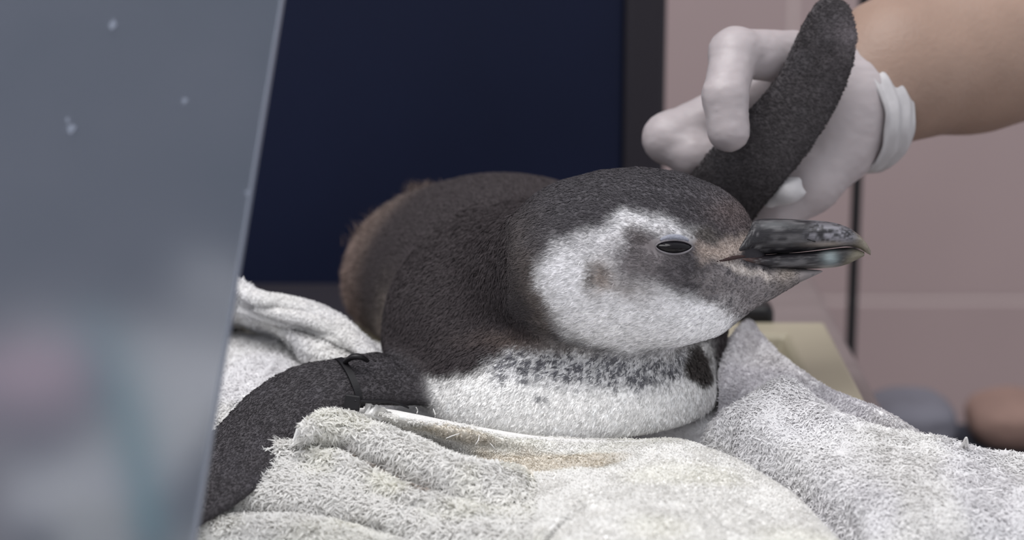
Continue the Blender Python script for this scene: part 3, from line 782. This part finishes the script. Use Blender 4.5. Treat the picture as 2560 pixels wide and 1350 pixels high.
EYE = (1672, 618)
def region(p):
    d = np.stack([fh.sample(p)-0.15, fb.sample(p), fn_.sample(p), fr.sample(p)], 1)
    inb = lambda f: np.all((p > f.lo) & (p < f.lo+f.h*(f.n-1)), 1)
    for i, f in enumerate((fh, fb, fn_, fr)): d[~inb(f), i] = 9
    return d
def plumage(p, g=None):
    x, y = px_of(p); n = len(p)
    j = lambda a, s, sc: a*(noise(p, sc, s)-0.5)*2
    x = x+j(14, 1, 1.6)+j(7, 2, 5); y = y+j(12, 3, 1.6)+j(6, 4, 5)
    d = region(p)
    fine = noise(p, 7, 21)
    # ---------------- head
    H = np.tile(lin((78, 75, 79)), (n, 1))
    H = mixc(H, 0.6*blob(x, y, 1830, 540, 70, 50), (98, 84, 82))
    H = mixc(H, 0.5*blob(x, y, 1290, 640, 70, 160), (84, 76, 72))
    W = [(1722, 592), (1660, 560), (1600, 534), (1560, 536), (1500, 575), (1430, 590), (1370, 610), (1345, 660), (1350, 740), (1385, 810), (1450, 850), (1560, 885), (1700, 885), (1790, 860), (1850, 800), (1870, 770), (1800, 735), (1720, 745), (1640, 700), (1560, 690), (1540, 640), (1560, 590), (1620, 590), (1700, 606)]
    H = mixc(H, 0.97*pm(x, y, W, 24), (248, 247, 249))
    H = mixc(H, 0.45*blob(x, y, 1420, 610, 90, 34), (120, 116, 120))
    H = mixc(H, 0.55*blob(x, y, 1345, 760, 26, 110, -0.25), (128, 118, 112))
    H = mixc(H, 0.88*blob(x, y, 1610, 655, 105, 72, 0.1, 1.3), (138, 132, 134))
    H = mixc(H, 0.7*blob(x, y, 1690, 672, 62, 34, -0.5), (84, 80, 84))
    H = mixc(H, 0.75*blob(x, y, 1592, 592, 40, 28, 0.5), (92, 84, 84))
    H = mixc(H, 0.5*blob(x, y, 1560, 722, 60, 26, 0.35), (128, 116, 112))
    H = mixc(H, 0.75*blob(x, y, 1497, 690, 26, 32), (148, 130, 118))
    H = mixc(H, 0.8*blob(x, y, 1474, 692, 9, 30, -0.12), (84, 76, 72))
    H = mixc(H, 0.6*blob(x, y, 1500, 672, 26, 9, 0.2), (100, 90, 86))
    # lores, gape skin
    LO = [(1728, 612), (1762, 612), (1800, 603), (1840, 592), (1885, 574), (1880, 600), (1840, 640), (1790, 655), (1745, 662)]
    H = mixc(H, 0.85*pm(x, y, LO, 20), (186, 171, 162))
    H = mixc(H, 0.5*blob(x, y, 1750, 592, 40, 12, 0.1), (104, 98, 90))
    TR = [(1730, 690), (1800, 668), (1900, 680), (1990, 680), (2080, 660), (2080, 690), (1990, 730), (1900, 790), (1850, 800), (1800, 770), (1740, 735)]
    H = mixc(H, 0.85*pm(x, y, TR, 22), (140, 134, 135))
    spk = sstep(0.62, 0.78, noise(p, 5.5, 41))*pm(x, y, TR, 25)
    H = mixc(H, 0.6*spk, (70, 68, 74))
    LI = [(1780, 662), (1830, 655), (1880, 676), (1925, 692), (1920, 706), (1870, 690), (1820, 672)]
    H = mixc(H, 0.9*pm(x, y, LI, 8), (206, 197, 192))
    H = mixc(H, 0.5*blob(x, y, 1960, 690, 40, 30), (150, 138, 126))
    H = mixc(H, pm(x, y, [(1838, 640), (1852, 606), (1874, 578), (1900, 545), (1960, 545), (1960, 672), (1905, 674), (1870, 662)], 5), (44, 42, 46))
    # ---------------- trunk: dark back, white breast, speckled band
    B = np.tile(lin((70, 64, 66)), (n, 1))
    B = mixc(B, 0.55*sstep(1080, 900, x)*sstep(12, 22, p[:, 2]), (112, 98, 92))
    B = mixc(B, 0.8*blob(x, y, 905, 560, 150, 75, -0.5)*sstep(14, 20, p[:, 2]), (132, 117, 110))
    B = mixc(B, 0.7*sstep(930, 780, x)*sstep(14, 20, p[:, 2]), (150, 130, 122))
    B = mixc(B, 0.55*sstep(1000, 830, x)*sstep(14, 20, p[:, 2])*sstep(0.5, 0.7, noise(p, 1.8, 71)), (70, 58, 56))
    BE = [(960, 1010), (1030, 985), (1075, 958), (1130, 955), (1190, 930), (1240, 898), (1290, 868), (1420, 842), (1600, 862), (1800, 858), (1830, 1000), (1800, 1200), (1000, 1200)]
    front = 1-sstep(9, 13, p[:, 2])
    wm = pm(x, y, BE, 26)*front
    B = mixc(B, wm, (249, 248, 247))
    SPB = [(1225, 905), (1290, 862), (1420, 855), (1600, 868), (1730, 880), (1725, 950), (1600, 975), (1450, 960), (1330, 950), (1240, 955)]
    sm = pm(x, y, SPB, 26)*front
    B = mixc(B, 0.35*sm, (150, 150, 158))
    ns = 0.85*noise(p*np.array([1, 1.15, 1]), 8.0, 51)+0.15*noise(p, 2.2, 52)
    B = mixc(B, 0.85*sm*sstep(0.50, 0.66, ns), (80, 80, 90))
    B = mixc(B, 0.75*front*blob(x, y, 1330, 855, 130, 22, 0.06), (110, 96, 90))  # shade on the neck front below the head, put into the colour
    B = mixc(B, 0.6*front*blob(x, y, 1600, 872, 160, 14, 0.03), (150, 142, 136))  # weaker end of that neck shade, also painted in
    B = mixc(B, 0.9*front*blob(x, y, 1357, 988, 13, 9), (70, 70, 80))
    DK = [(1716, 920), (1745, 870), (1765, 862), (1800, 900), (1800, 965), (1755, 965), (1735, 950)]
    B = mixc(B, 0.95*pm(x, y, DK, 12)*front, (58, 50, 46))
    B = mixc(B, 0.8*blob(x, y, 945, 815, 46, 100, 0.25)*sstep(8, 13, p[:, 2]), (172, 160, 150))
    # ---------------- flippers
    Fn = np.tile(lin((72, 69, 72)), (n, 1))
    Fn = mixc(Fn, 0.35*sstep(0.5, 0.8, noise(p, 0.9, 61)), (82, 79, 84))
    Fr = np.tile(lin((72, 68, 70)), (n, 1))
    Fr = mixc(Fr, 0.4*sstep(0.5, 0.8, noise(p, 0.8, 63)), (80, 77, 80))
    Fr = mixc(Fr, 0.7*blob(x, y, 2125+60, 60, 60, 60), (132, 124, 128))
    Fn = mixc(Fn, 0.0*x, (0, 0, 0))
    wgt = np.exp(-np.maximum(d, -0.3)*5.5); wgt = wgt/wgt.sum(1)[:, None]
    c = H*wgt[:, 0:1]+B*wgt[:, 1:2]+Fn*wgt[:, 2:3]+Fr*wgt[:, 3:4]
    return np.clip(c*(0.86+0.28*fine)[:, None], 0, 1), d

pen = empty('penguin'); tag(pen, 'young grey and white penguin lying on towels with one flipper raised', 'penguin')
pen.location = PZ(1400, 1000, 4.5)
def fix(o):
    o.parent = pen; o.matrix_parent_inverse = Matrix.Translation(pen.location).inverted(); return o
BC, _ = plumage(BV)
bo = fix(mesh_obj('body', w(BV), BF, M['plumage'], col=BC))

def flow_field(p, n, d):
    k = len(p)
    idx = d.argmin(1)
    x, y = px_of(p)
    hd = np.stack([-np.ones(k), 0.25*np.sin((x-1500)/160)-0.35*sstep(620, 860, y), 0.25*np.ones(k)], 1)
    bd = np.tile(back, (k, 1))+np.array([0, -0.35, 0])
    bd = np.where((p[:, 2] < 8)[:, None] & (x > 1200)[:, None], np.array([-0.55, -0.8, 0.2]), bd)
    bd = np.where((p[:, 2] < 9)[:, None] & (x <= 1200)[:, None], np.array([-0.6, -0.7, 0.1]), bd)
    def near(Pc, Tc):
        q = ((p[:, None]-Pc[None, ::3])**2).sum(-1).argmin(1)
        return Tc[::3][q]
    fnr = near(NP, NT); ffr = near(FP, FT)+np.array([0.25, -0.9, 0])
    out = np.where((idx == 0)[:, None], hd, np.where((idx == 1)[:, None], bd, np.where((idx == 2)[:, None], fnr, ffr)))
    return out, idx
def feathers(name, count, seed, mult=1.0):
    g = np.random.default_rng(seed)
    wv = np.where(BN[:, 2] > 0.45, 0.12, 1.0)
    p, n, t, b = scatter(BV, BF, BN, count, seed, wv)
    c, d = plumage(p)
    fl, idx = flow_field(p, n, d)
    x, y = px_of(p)
    ex = np.hypot((x-EYE[0])/60, (y-EYE[1])/26) < 1
    bz = polydist(x, y, [(1832, 640), (1850, 600), (1872, 572), (1900, 540), (1960, 540), (1960, 674), (1905, 676), (1870, 664)]) < -3
    bill = bz & (idx == 0) | (x > 1905) & (y < 672) & (idx == 0) | (x > 2000) & (idx == 0)
    zwp = 12.0+p[:, 1]*math.cos(TH)-p[:, 2]*math.sin(TH)
    keep = ~(ex & (idx == 0)) & ~bill & ~((zwp < 4.9) & (n[:, 1] < -0.5))
    p, n, c, fl, idx, x, y = p[keep], n[keep], c[keep], fl[keep], idx[keep], x[keep], y[keep]
    k = len(p)
    L = np.choose(idx, [0.27, 0.36, 0.20, 0.19])*(0.6+0.8*g.random(k))
    W = np.choose(idx, [0.036, 0.050, 0.032, 0.034])*(0.7+0.6*g.random(k))
    L = L*np.where(idx == 0, 1-0.5*sstep(1690, 1840, x), 1)
    fluff = (idx == 1)*sstep(14, 20, p[:, 2])*sstep(1220, 980, x)
    L = L*(1+1.3*fluff)
    lift = (np.choose(idx, [0.20, 0.24, 0.20, 0.28])*(1-fluff)+0.65*fluff)*(0.5+g.random(k))
    L = L*np.where((idx == 1) & (c[:, 1] > 0.25), 0.62, 1)
    fl = fl/np.linalg.norm(fl, axis=1)[:, None]+0.28*g.normal(0, 1, (k, 3))
    c = c*(0.72+0.56*g.random(k))[:, None]
    V, T, C = blades(p, n, fl, L, W, lift, c, g, curl=0.25)
    o = fix(mesh_obj(name, w(V), T, M['feather'], col=C)); o['kind'] = 'stuff'
    return o
feathers('feathers', 300000, 23)

g = np.random.default_rng(77)
k = 420
px = np.concatenate([g.normal(1075, 24, 300), g.normal(960, 45, 120)]); py = np.concatenate([490+0.12*(px[:300]-1075)+g.normal(0, 7, 300), 545-0.62*(px[300:]-960)+g.normal(0, 8, 120)])
q = np.array([cm(a, b, 21+g.normal(0, 1)) for a, b in zip(px, py)])
cc_, _ = plumage(q); cc_ = 0.5*cc_+0.5*lin((140, 122, 112))
V, T, C = blades(q, np.tile([0, 1.0, 0], (k, 1)), np.stack([g.normal(0, 0.7, k)-0.2, 0*px, g.normal(0, 0.7, k)], 1), 0.55+0.5*g.random(k), 0.05+0*px, 1.1+0.3*g.random(k), cc_*(0.7+0.6*g.random(k))[:, None], g, curl=0.3)
tu = fix(mesh_obj('down_tuft', w(V), T, M['feather'], col=C)); tu['kind'] = 'stuff'

# ---- bill
def bill_loft(name, sec, parent, colfn, ns=150, nr=40, ex=2.3):
    s = np.array(sec, float); xs_ = np.linspace(s[0, 0], s[-1, 0], ns)
    q = catmull(s[:, 1:], 400); xq = catmull(s[:, 0], 400) if False else np.interp(np.linspace(0, len(s)-1, 400), np.arange(len(s)), s[:, 0])
    top = np.interp(xs_, xq, q[:, 0]); bot = np.interp(xs_, xq, q[:, 1]); wd = np.maximum(np.interp(xs_, xq, q[:, 2]), 0.01)
    th = np.linspace(0, 2*np.pi, nr, endpoint=False)
    f = lambda v: np.sign(v)*np.abs(v)**(2/ex)
    yc = (top+bot)/2; hh = (bot-top)/2
    X = np.repeat(xs_[:, None], nr, 1); Y = yc[:, None]+hh[:, None]*f(np.sin(th))[None]; Z = wd[:, None]*f(np.cos(th))[None]
    V = np.stack([(X-1280)/55, (675-Y)/55, Z], -1).reshape(-1, 3)
    F = np.array([(i*nr+j, (i+1)*nr+j, (i+1)*nr+(j+1) % nr, i*nr+(j+1) % nr) for i in range(ns-1) for j in range(nr)])
    k = len(V); V = np.concatenate([V, [V[:nr].mean(0)], [V[k-nr:].mean(0)]])
    Fc = [(k, j, (j+1) % nr) for j in range(nr)]+[(k+1, k-nr+(j+1) % nr, k-nr+j) for j in range(nr)]
    faces = [tuple(r) for r in F]+Fc
    return fix(mesh_obj(name, w(V), faces, M['bill'], col=colfn(V)))
def bill_col(V, lower):
    x, y = px_of(V); n = len(V)
    c = np.tile(lin((34, 32, 36)), (n, 1))
    streak = 0.5*noise(V*np.array([0.30, 3.0, 1.2]), 3.0, 81)+0.5*noise(V*np.array([0.5, 5.0, 2.5]), 4.0, 82)
    c = mixc(c, 0.75*sstep(0.50, 0.74, streak), (98, 96, 98))
    c = mixc(c, 0.6*sstep(0.25, 0.1, streak), (28, 27, 32))
    m1 = 0.55*noise(V*np.array([0.9, 1.8, 1]), 3.2, 83)+0.45*noise(V*np.array([1, 2, 1]), 9, 84)
    if not lower:
        pat = [(2010, 590), (2035, 562), (2090, 564), (2135, 590), (2120, 606), (2060, 608)]
        c = mixc(c, 0.75*pm(x, y, pat, 20)*sstep(0.3, 0.65, m1), (150, 148, 156))
        c = mixc(c, 0.75*blob(x, y, 2065, 611, 50, 6, -0.02), (160, 150, 142))
        c = mixc(c, 0.8*sstep(2118, 2160, x+0.25*(y-600)), (128, 120, 106))
        c = mixc(c, 0.55*blob(x, y, 1930, 562, 46, 9), (106, 108, 110))
    else:
        c = mixc(c, 0.8*blob(x, y, 2072, 646, 20, 22, 0.5), (140, 152, 154))
        c = mixc(c, 0.8*sstep(2098, 2140, x+0.6*(y-640)), (132, 126, 110))
        c = mixc(c, 0.7*blob(x, y, 2110, 630, 26, 12, -0.3), (48, 46, 46))
        c = mixc(c, 0.6*blob(x, y, 2080, 670, 60, 6), (150, 144, 140))
        c = mixc(c, 0.5*blob(x, y, 1850, 652, 30, 14), (96, 66, 58))
    return np.clip(c, 0, 1)
up_sec = [(1822, 634, 644, 1.75), (1840, 606, 642, 1.84), (1858, 580, 641, 1.68), (1876, 557, 639, 1.42), (1900, 548, 637, 1.2), (1950, 547, 634, 1.05), (2000, 549, 630, 0.98), (2050, 552, 624, 0.92), (2090, 558, 619, 0.84), (2125, 571, 616, 0.70), (2150, 590, 622, 0.5), (2166, 608, 632, 0.32), (2176, 625, 638, 0.10)]
lo_sec = [(1826, 642, 648, 1.75), (1850, 640, 657, 1.72), (1876, 638, 665, 1.45), (1900, 637, 671, 1.2), (1925, 636, 674, 1.02), (1960, 633, 674, 0.9), (2000, 631, 673, 0.84), (2050, 626, 671, 0.78), (2090, 621, 668, 0.66), (2120, 619, 660, 0.5), (2145, 624, 648, 0.32), (2160, 630, 640, 0.12)]
um = bill_loft('upper_mandible', up_sec, None, lambda V: bill_col(V, False))
um['label'] = 'dark upper bill with mottled grey patch and hooked horn tip'
lm = bill_loft('lower_mandible', lo_sec, None, lambda V: bill_col(V, True))
def surf_tube(name, pts, r, m, off=0.0, field=None, const=None, n=30, flat=(1, 1)):
    q = []
    for a, b in pts:
        x = (a-1280)/55; y = (675-b)/55
        z = const if const is not None else field.front(x, y, -6, 6)
        q.append([x, y, z+off])
    return fix(tube(name, w(np.array(q)), r, m, n=n, ring=10, flat=flat))
surf_tube('gape', [(1764, 656), (1785, 653), (1808, 648), (1828, 644), (1845, 642), (1858, 641)], [0.0003, 0.0007, 0.0010, 0.0010, 0.0007, 0.0003], M['gape'], 0.045, field=body)
nz = bill_loft('nostril', [(2000, 597, 599, 0.02), (2010, 596, 601, 0.955), (2022, 599, 605, 0.95), (2032, 603, 607, 0.93), (2036, 605, 606, 0.02)], None, lambda V: np.tile(lin((14, 13, 15)), (len(V), 1)), ns=30, nr=16)

# ---- eye: glossy dark cap with lids
def almond(n, a, b_up, b_dn):
    t = np.linspace(0, 2*np.pi, n, endpoint=False)
    x = a*np.cos(t); s = np.sin(t)
    y = np.where(s > 0, b_up, b_dn)*np.sign(s)*np.abs(s)**1.25
    return x, y
ax_, ay_ = almond(48, 43, 13.5, 17)
cx, cy = EYE
zz = np.array([body.front((cx+a-1280)/55, (675-(cy-b))/55, -6, 4) for a, b in zip(ax_, ay_)])
z0 = body.front((cx-1280)/55, (675-cy)/55, -6, 4)
rings = [1.0, 0.9, 0.75, 0.55, 0.3]
V = []; F = []
for ri in rings:
    for a, b, z in zip(ax_, ay_, zz):
        zi = z0+(z-z0)*ri-0.28*(1-ri*ri)-0.02
        V.append([(cx+a*ri-1280)/55, (675-(cy-b*ri))/55, zi])
k = 48
for i in range(len(rings)-1):
    for j in range(k): F.append((i*k+j, i*k+(j+1) % k, (i+1)*k+(j+1) % k, (i+1)*k+j))
V.append([(cx-1280)/55, (675-cy)/55, z0-0.30]); F += [((len(rings)-1)*k+j, (len(rings)-1)*k+(j+1) % k, len(V)-1) for j in range(k)]
F = [f[::-1] for f in F]
eye = fix(mesh_obj('eye', w(np.array(V)), F, M['eye']))
def lid(name, t0, t1, off, r, m, n=24, grow=1.0, lift=0.06):
    t = np.linspace(t0, t1, n); s = np.sin(t)
    x = 45*grow*np.cos(t); y = np.where(s > 0, 14.5, 18.0)*grow*np.sign(s)*np.abs(s)**1.25+off
    q = []
    for a, b in zip(x, y):
        X = (cx+a-1280)/55; Y = (675-(cy-b))/55
        q.append([X, Y, body.front(X, Y, -6, 4)-lift])
    return tube(name, w(np.array(q)), [r*0.4, r, r, r*0.4], m, n=40, ring=10)
fix(lid('eyelid', 0.0, math.pi, 1.0, 0.0005, M['lid']))
fix(lid('eyelid', math.pi, 2*math.pi, -0.5, 0.0005, M['lid']))
ul = fix(lid('upper_lid_skin', 0.5, math.pi-0.6, 9, 0.0014, mat('lid_skin', tuple(lin((138, 140, 152))), 0.6, bump=0.4, bump_s=900), grow=0.9, lift=0.02))

# ---- flipper band
band = empty('flipper_band'); tag(band, 'black plastic tie band with buckle around the penguin flipper lying on the towel', 'band')
i0 = int(np.argmin(np.abs(NP[:, 0]*55/(1+NP[:, 2]/100)+1280-872)))
c0, t0 = NP[i0], NT[i0]
nn = np.array([-0.1, 0.62, -0.78]); a0 = np.cross(nn, t0); a0 /= np.linalg.norm(a0); m0 = np.cross(t0, a0)
th = np.linspace(0, 2*np.pi, 60, endpoint=False)
V = []
prof = [(-0.16, 0.0), (-0.16, 0.09), (0.16, 0.09), (0.16, 0.0)]
for t in th:
    for u, dr in prof:
        V.append(c0+t0*u+a0*(1.42+dr)*math.cos(t)+m0*(0.68+dr)*math.sin(t))
F = [(i*4+j, ((i+1) % 60)*4+j, ((i+1) % 60)*4+(j+1) % 4, i*4+(j+1) % 4) for i in range(60) for j in range(4)]
mesh_obj('strap', w(np.array(V)), F, M['black'], band, smooth=False)
bx = np.array(bm_box((-0.30, -0.42, -0.16), (0.42, 0.30, 0.20))[0]); bf = bm_box((0, 0, 0), (1, 1, 1))[1]
bc = cm(878, 1004, -0.6)
B3 = bc+bx[:, 0:1]*np.array([1, -0.15, 0])+bx[:, 1:2]*np.array([0.15, 1, 0.2])+bx[:, 2:3]*np.array([0, -0.2, 1])
bo_ = mesh_obj('buckle', w(B3), bf, M['black'], band, smooth=False); mo = bo_.modifiers.new('bevel', 'BEVEL'); mo.width = 0.0009; mo.segments = 3
tube('strap_tail', [P(*q) for q in ((885, 1000, -0.6), (920, 1003, -0.4), (965, 1003, 0.0), (1000, 1010, 0.2), (1022, 1020, 0.3))], [0.0013, 0.0012, 0.0011, 0.001, 0.0006], M['black'], band, n=40, flat=(1.5, 0.6))
tube('strap_loop', [P(*q) for q in ((862, 905, 1.2), (880, 893, 0.9), (900, 892, 0.9), (918, 902, 1.4))], [0.0011, 0.0016, 0.0016, 0.001], M['black'], band, n=30, flat=(1.3, 0.9))

# ------------------------------------------------------------------ gloved hand and forearm
hg = 0.13
gf = Field((4, 0, 1), (21, 14, 17), hg)
I = [cm(2050, 150, 9.2), cm(1838, 132, 5.6), cm(1812, 240, 4.0), cm(1822, 326, 3.95)]
gf.chain(I, [1.42, 1.17, 1.06, 1.03], 0.3)
gf.ell(cm(1836, 132, 5.5), (1.2, 1.18, 1.2), None, 0.3)
Mf = [cm(1970, 205, 10.6), cm(1672, 345, 8.7), cm(1730, 385, 8.2), cm(1800, 400, 7.95)]
mfd = Field((4, 0, 1), (21, 14, 17), hg)
mfd.chain(Mf, [1.3, 1.24, 1.1, 1.0], 0.4)
mfd.chain([cm(2000, 270, 11.4), cm(1780, 395, 10.6), cm(1850, 440, 8.9)], [1.25, 1.1, 1.0], 0.4)
gf.D = np.where(np.minimum(gf.D, mfd.D) < 30, (lambda a, b, k: (lambda t: a*(1-t)+b*t-k*t*(1-t))(np.clip(0.5+0.5*(a-b)/k, 0, 1)))(gf.D, mfd.D, 0.12), 50).astype(np.float32)
gf.ell(cm(1950, 215, 10.3), (2.0, 1.9, 1.2), None, 0.6)
gf.ell(cm(2030, 235, 10.2), (2.6, 2.4, 1.7), None, 0.8)
gf.ell(cm(2090, 300, 10.0), (2.4, 2.9, 2.2), None, 0.9)
gf.chain([cm(2085, 370, 9.6), cm(2020, 455, 9.0), cm(1945, 520, 9.0), cm(1885, 545, 9.4)], [2.0, 1.55, 1.2, 1.0], 0.6)
A0, A1 = cm(2110, 265, 10.2), cm(2210, 205, 11.6)
gf.cone(A0, A1, 2.75, 2.7, 0.8)
GV, GF = gf.mesh(3)
GN = normals(GV, GF)
# creases across the finger joints and slack wrinkles of the latex
dirv = (A1-A0)/np.linalg.norm(A1-A0)
wr = 0.02*(noise(GV, 1.3, 91)-0.5)*2+0.02*(noise(GV*np.array([1, 2.2, 1]), 2.6, 93)-0.5)*2
for q, ddir, amp in ((I[2]+np.array([0, 0.1, 0]), I[2]-I[3], 0.030), (I[1], I[1]-I[2], 0.012), (Mf[1]+np.array([0.6, 0.6, 0]), Mf[0]-Mf[1], 0.03)):
    ddir = ddir/np.linalg.norm(ddir); s = (GV-q) @ ddir; rr = np.linalg.norm(GV-q, axis=1)
    wr += -amp*np.exp(-(rr/1.0)**2)*(0.5+0.5*np.cos(s*11+9*noise(GV, 0.7, 92)))
lw = (GV-A0) @ dirv
wr += 0.05*np.exp(-((lw-1.0)/1.4)**2)*(noise(GV*np.array([1.2, 1.2, 1.2]), 1.1, 95)-0.5)*2
GV = GV+GN*wr[:, None]

person = Field((8, 0, 5), (34, 18, 26), 0.2)
person.chain([cm(2090, 285, 10.0), cm(2240, 175, 12.0), cm(2420, 128, 14.0), cm(2700, 60, 17.0)], [2.3, 3.55, 4.1, 4.6], 1.0)
PV, PF = person.mesh(4)
per = mesh_obj('person', w(PV), PF, M['skin'])
tag(per, 'person with a bare forearm and white gloved hand holding up the flipper', 'person')
glove = mesh_obj('glove', w(GV), GF, M['glove'], per); glove['label'] = 'thin white latex glove'
# rolled wrinkled cuff
ca = (cm(2240, 175, 12.0)-cm(2110, 265, 10.2)); ca = np.array([0.80, 0.22, 0.56]); ca /= np.linalg.norm(ca)
c1 = np.cross(ca, [0, 1, 0]); c1 /= np.linalg.norm(c1); c2 = np.cross(c1, ca)
cc = cm(2148, 283, 10.6)
V = []; nu, nv = 120, 22
for j in range(nv):
    s = j/(nv-1)
    for i in range(nu):
        t = 2*np.pi*i/nu
        uu = -1.0+1.95*s
        p0 = np.array([math.cos(t)*2, math.sin(t)*2, s*2.0])
        fold = 0.09*math.sin(s*16+4*noise(p0[None]+4, 0.9, 97)[0])
        r = 2.95+0.14*s+fold+0.16*(noise(p0[None], 1.7, 98)[0]-0.5)
        if j == nv-1: r -= 0.14
        if j == 0: r -= 0.22
        sk = 0.12*(noise(p0[None]*np.array([1, 1, 0])+9, 1.2, 99)[0]-0.5)*s*3
        V.append(cc+ca*(uu+sk)+c1*r*math.cos(t)+c2*r*1.0*math.sin(t))
F = [(j*nu+i, j*nu+(i+1) % nu, (j+1)*nu+(i+1) % nu, (j+1)*nu+i) for j in range(nv-1) for i in range(nu)]
cuff = mesh_obj('cuff', w(np.array(V)), F, M['cuff'], glove)
so = cuff.modifiers.new('solid', 'SOLIDIFY'); so.thickness = 0.0008
# slack glove tip that peeks out beside the flipper
ft_ = Field((9, 1, 3), (17, 8, 12), 0.12)
ft_.chain([cm(1925, 500, 7.2), cm(1968, 476, 6.6), cm(1994, 452, 6.5)], [0.42, 0.62, 0.22], 0.3)
ft_.ell(cm(1980, 482, 6.6), (0.72, 0.34, 0.3), None, 0.3)
TV, TF = ft_.mesh(2)
mesh_obj('slack_tip', w(TV), TF, M['cuff'], glove)

# ------------------------------------------------------------------ hazy acrylic pane in the foreground
ac = empty('acrylic_sheet'); tag(ac, 'hazy scratched clear acrylic sheet tilted in front of the towels', 'sheet')
a = P(716, -60, -19); b2 = P(472, 1440, -25); 
ev = (b2-a); nrm_ = np.cross(ev, np.array([1.0, -0.18, 0])); nrm_ /= np.linalg.norm(nrm_)
lv = np.array([-1.0, 0.18, 0]); tk = nrm_*0.003
pts = [a, b2, b2+lv*0.34, a+lv*0.34]
V = [p for p in pts]+[p+tk for p in pts]
F = [(0, 1, 2, 3), (7, 6, 5, 4), (0, 4, 5, 1), (1, 5, 6, 2), (2, 6, 7, 3), (3, 7, 4, 0)]
mesh_obj('pane', np.array(V), F, M['pane'], ac, smooth=False)
ew = 0.0007
V = []
for p in (a, b2):
    for dx, dn in ((0.0001, -0.0003), (0.0001+ew, -0.0003), (0.0001+ew, 1.1), (0.0001, 1.1)):
        V.append(p-lv*dx + (tk*1.0 if dn > 1 else nrm_*dn))
F = [(0, 1, 2, 3), (7, 6, 5, 4), (0, 4, 5, 1), (1, 5, 6, 2), (2, 6, 7, 3), (3, 7, 4, 0)]
e_ = mesh_obj('polished_edge', np.array(V), F, M['pane_edge'], ac, smooth=False); e_['label'] = 'bright polished edge'

# dried smudges on the front of the pane
fnm = nrm_ if nrm_ @ F_ < 0 else -nrm_
for k, (px, py, r) in enumerate(((178, 325, 0.0016), (282, 62, 0.0015), (462, 252, 0.0011), (618, 482, 0.0008), (170, 300, 0.0008))):
    dr = F_+(px-1280)/FPX*R_+(675-py)/FPX*U_
    base_pt = a if ((a-CAM) @ nrm_)/(dr @ nrm_) < ((a+tk-CAM) @ nrm_)/(dr @ nrm_) else a+tk
    c = CAM+dr*(((base_pt-CAM) @ nrm_)/(dr @ nrm_))
    e1 = ev/np.linalg.norm(ev); e2 = np.cross(nrm_, e1); g = np.random.default_rng(k)
    th = np.linspace(0, 2*np.pi, 14, endpoint=False); rr = r*(0.6+0.7*g.random(14))
    ring = [c+fnm*0.00005+rr[i]*(1.3*math.cos(t)*e1+math.sin(t)*e2) for i, t in enumerate(th)]
    V = ring+[p+fnm*0.00012 for p in ring]
    F = [tuple(range(14)), tuple(range(27, 13, -1))]+[(i, (i+1) % 14, 14+(i+1) % 14, 14+i) for i in range(14)]
    mesh_obj('smudge', np.array(V), F, M['pane_edge'], ac, smooth=False)

# things blurred behind the pane
tp = catmull(np.array([PZ(a, b, c) for a, b, c in ((235, 850, 5.2), (285, 925, 5.6), (322, 1030, 5.0), (350, 1150, 4.2), (372, 1290, 3.6), (385, 1390, 3.0))]), 24)
gz = ground(tp[:, 0], tp[:, 1], [HB_, HF_]); gz = np.where(gz < 0, np.max(gz), gz)
gz = np.convolve(np.pad(gz, 3, mode='edge'), np.ones(7)/7, 'valid')
tp[:, 2] = gz+0.0075
tag(tube('plastic_tube', tp, [0.007]*6, M['teal'], n=80, ring=16), 'teal plastic tube seen blurred through the hazy sheet', 'tube')
q = PZ(95, 1030, 4.5)
qz = ground(np.array([q[0]]), np.array([q[1]]), [HB_])[0]
tag(superball('cloth_bundle', (q[0], q[1], qz+0.019), (0.028, 0.040, 0.019), M['pink'], seed=8, nz=0.1), 'pink folded cloth seen blurred through the hazy sheet', 'cloth')
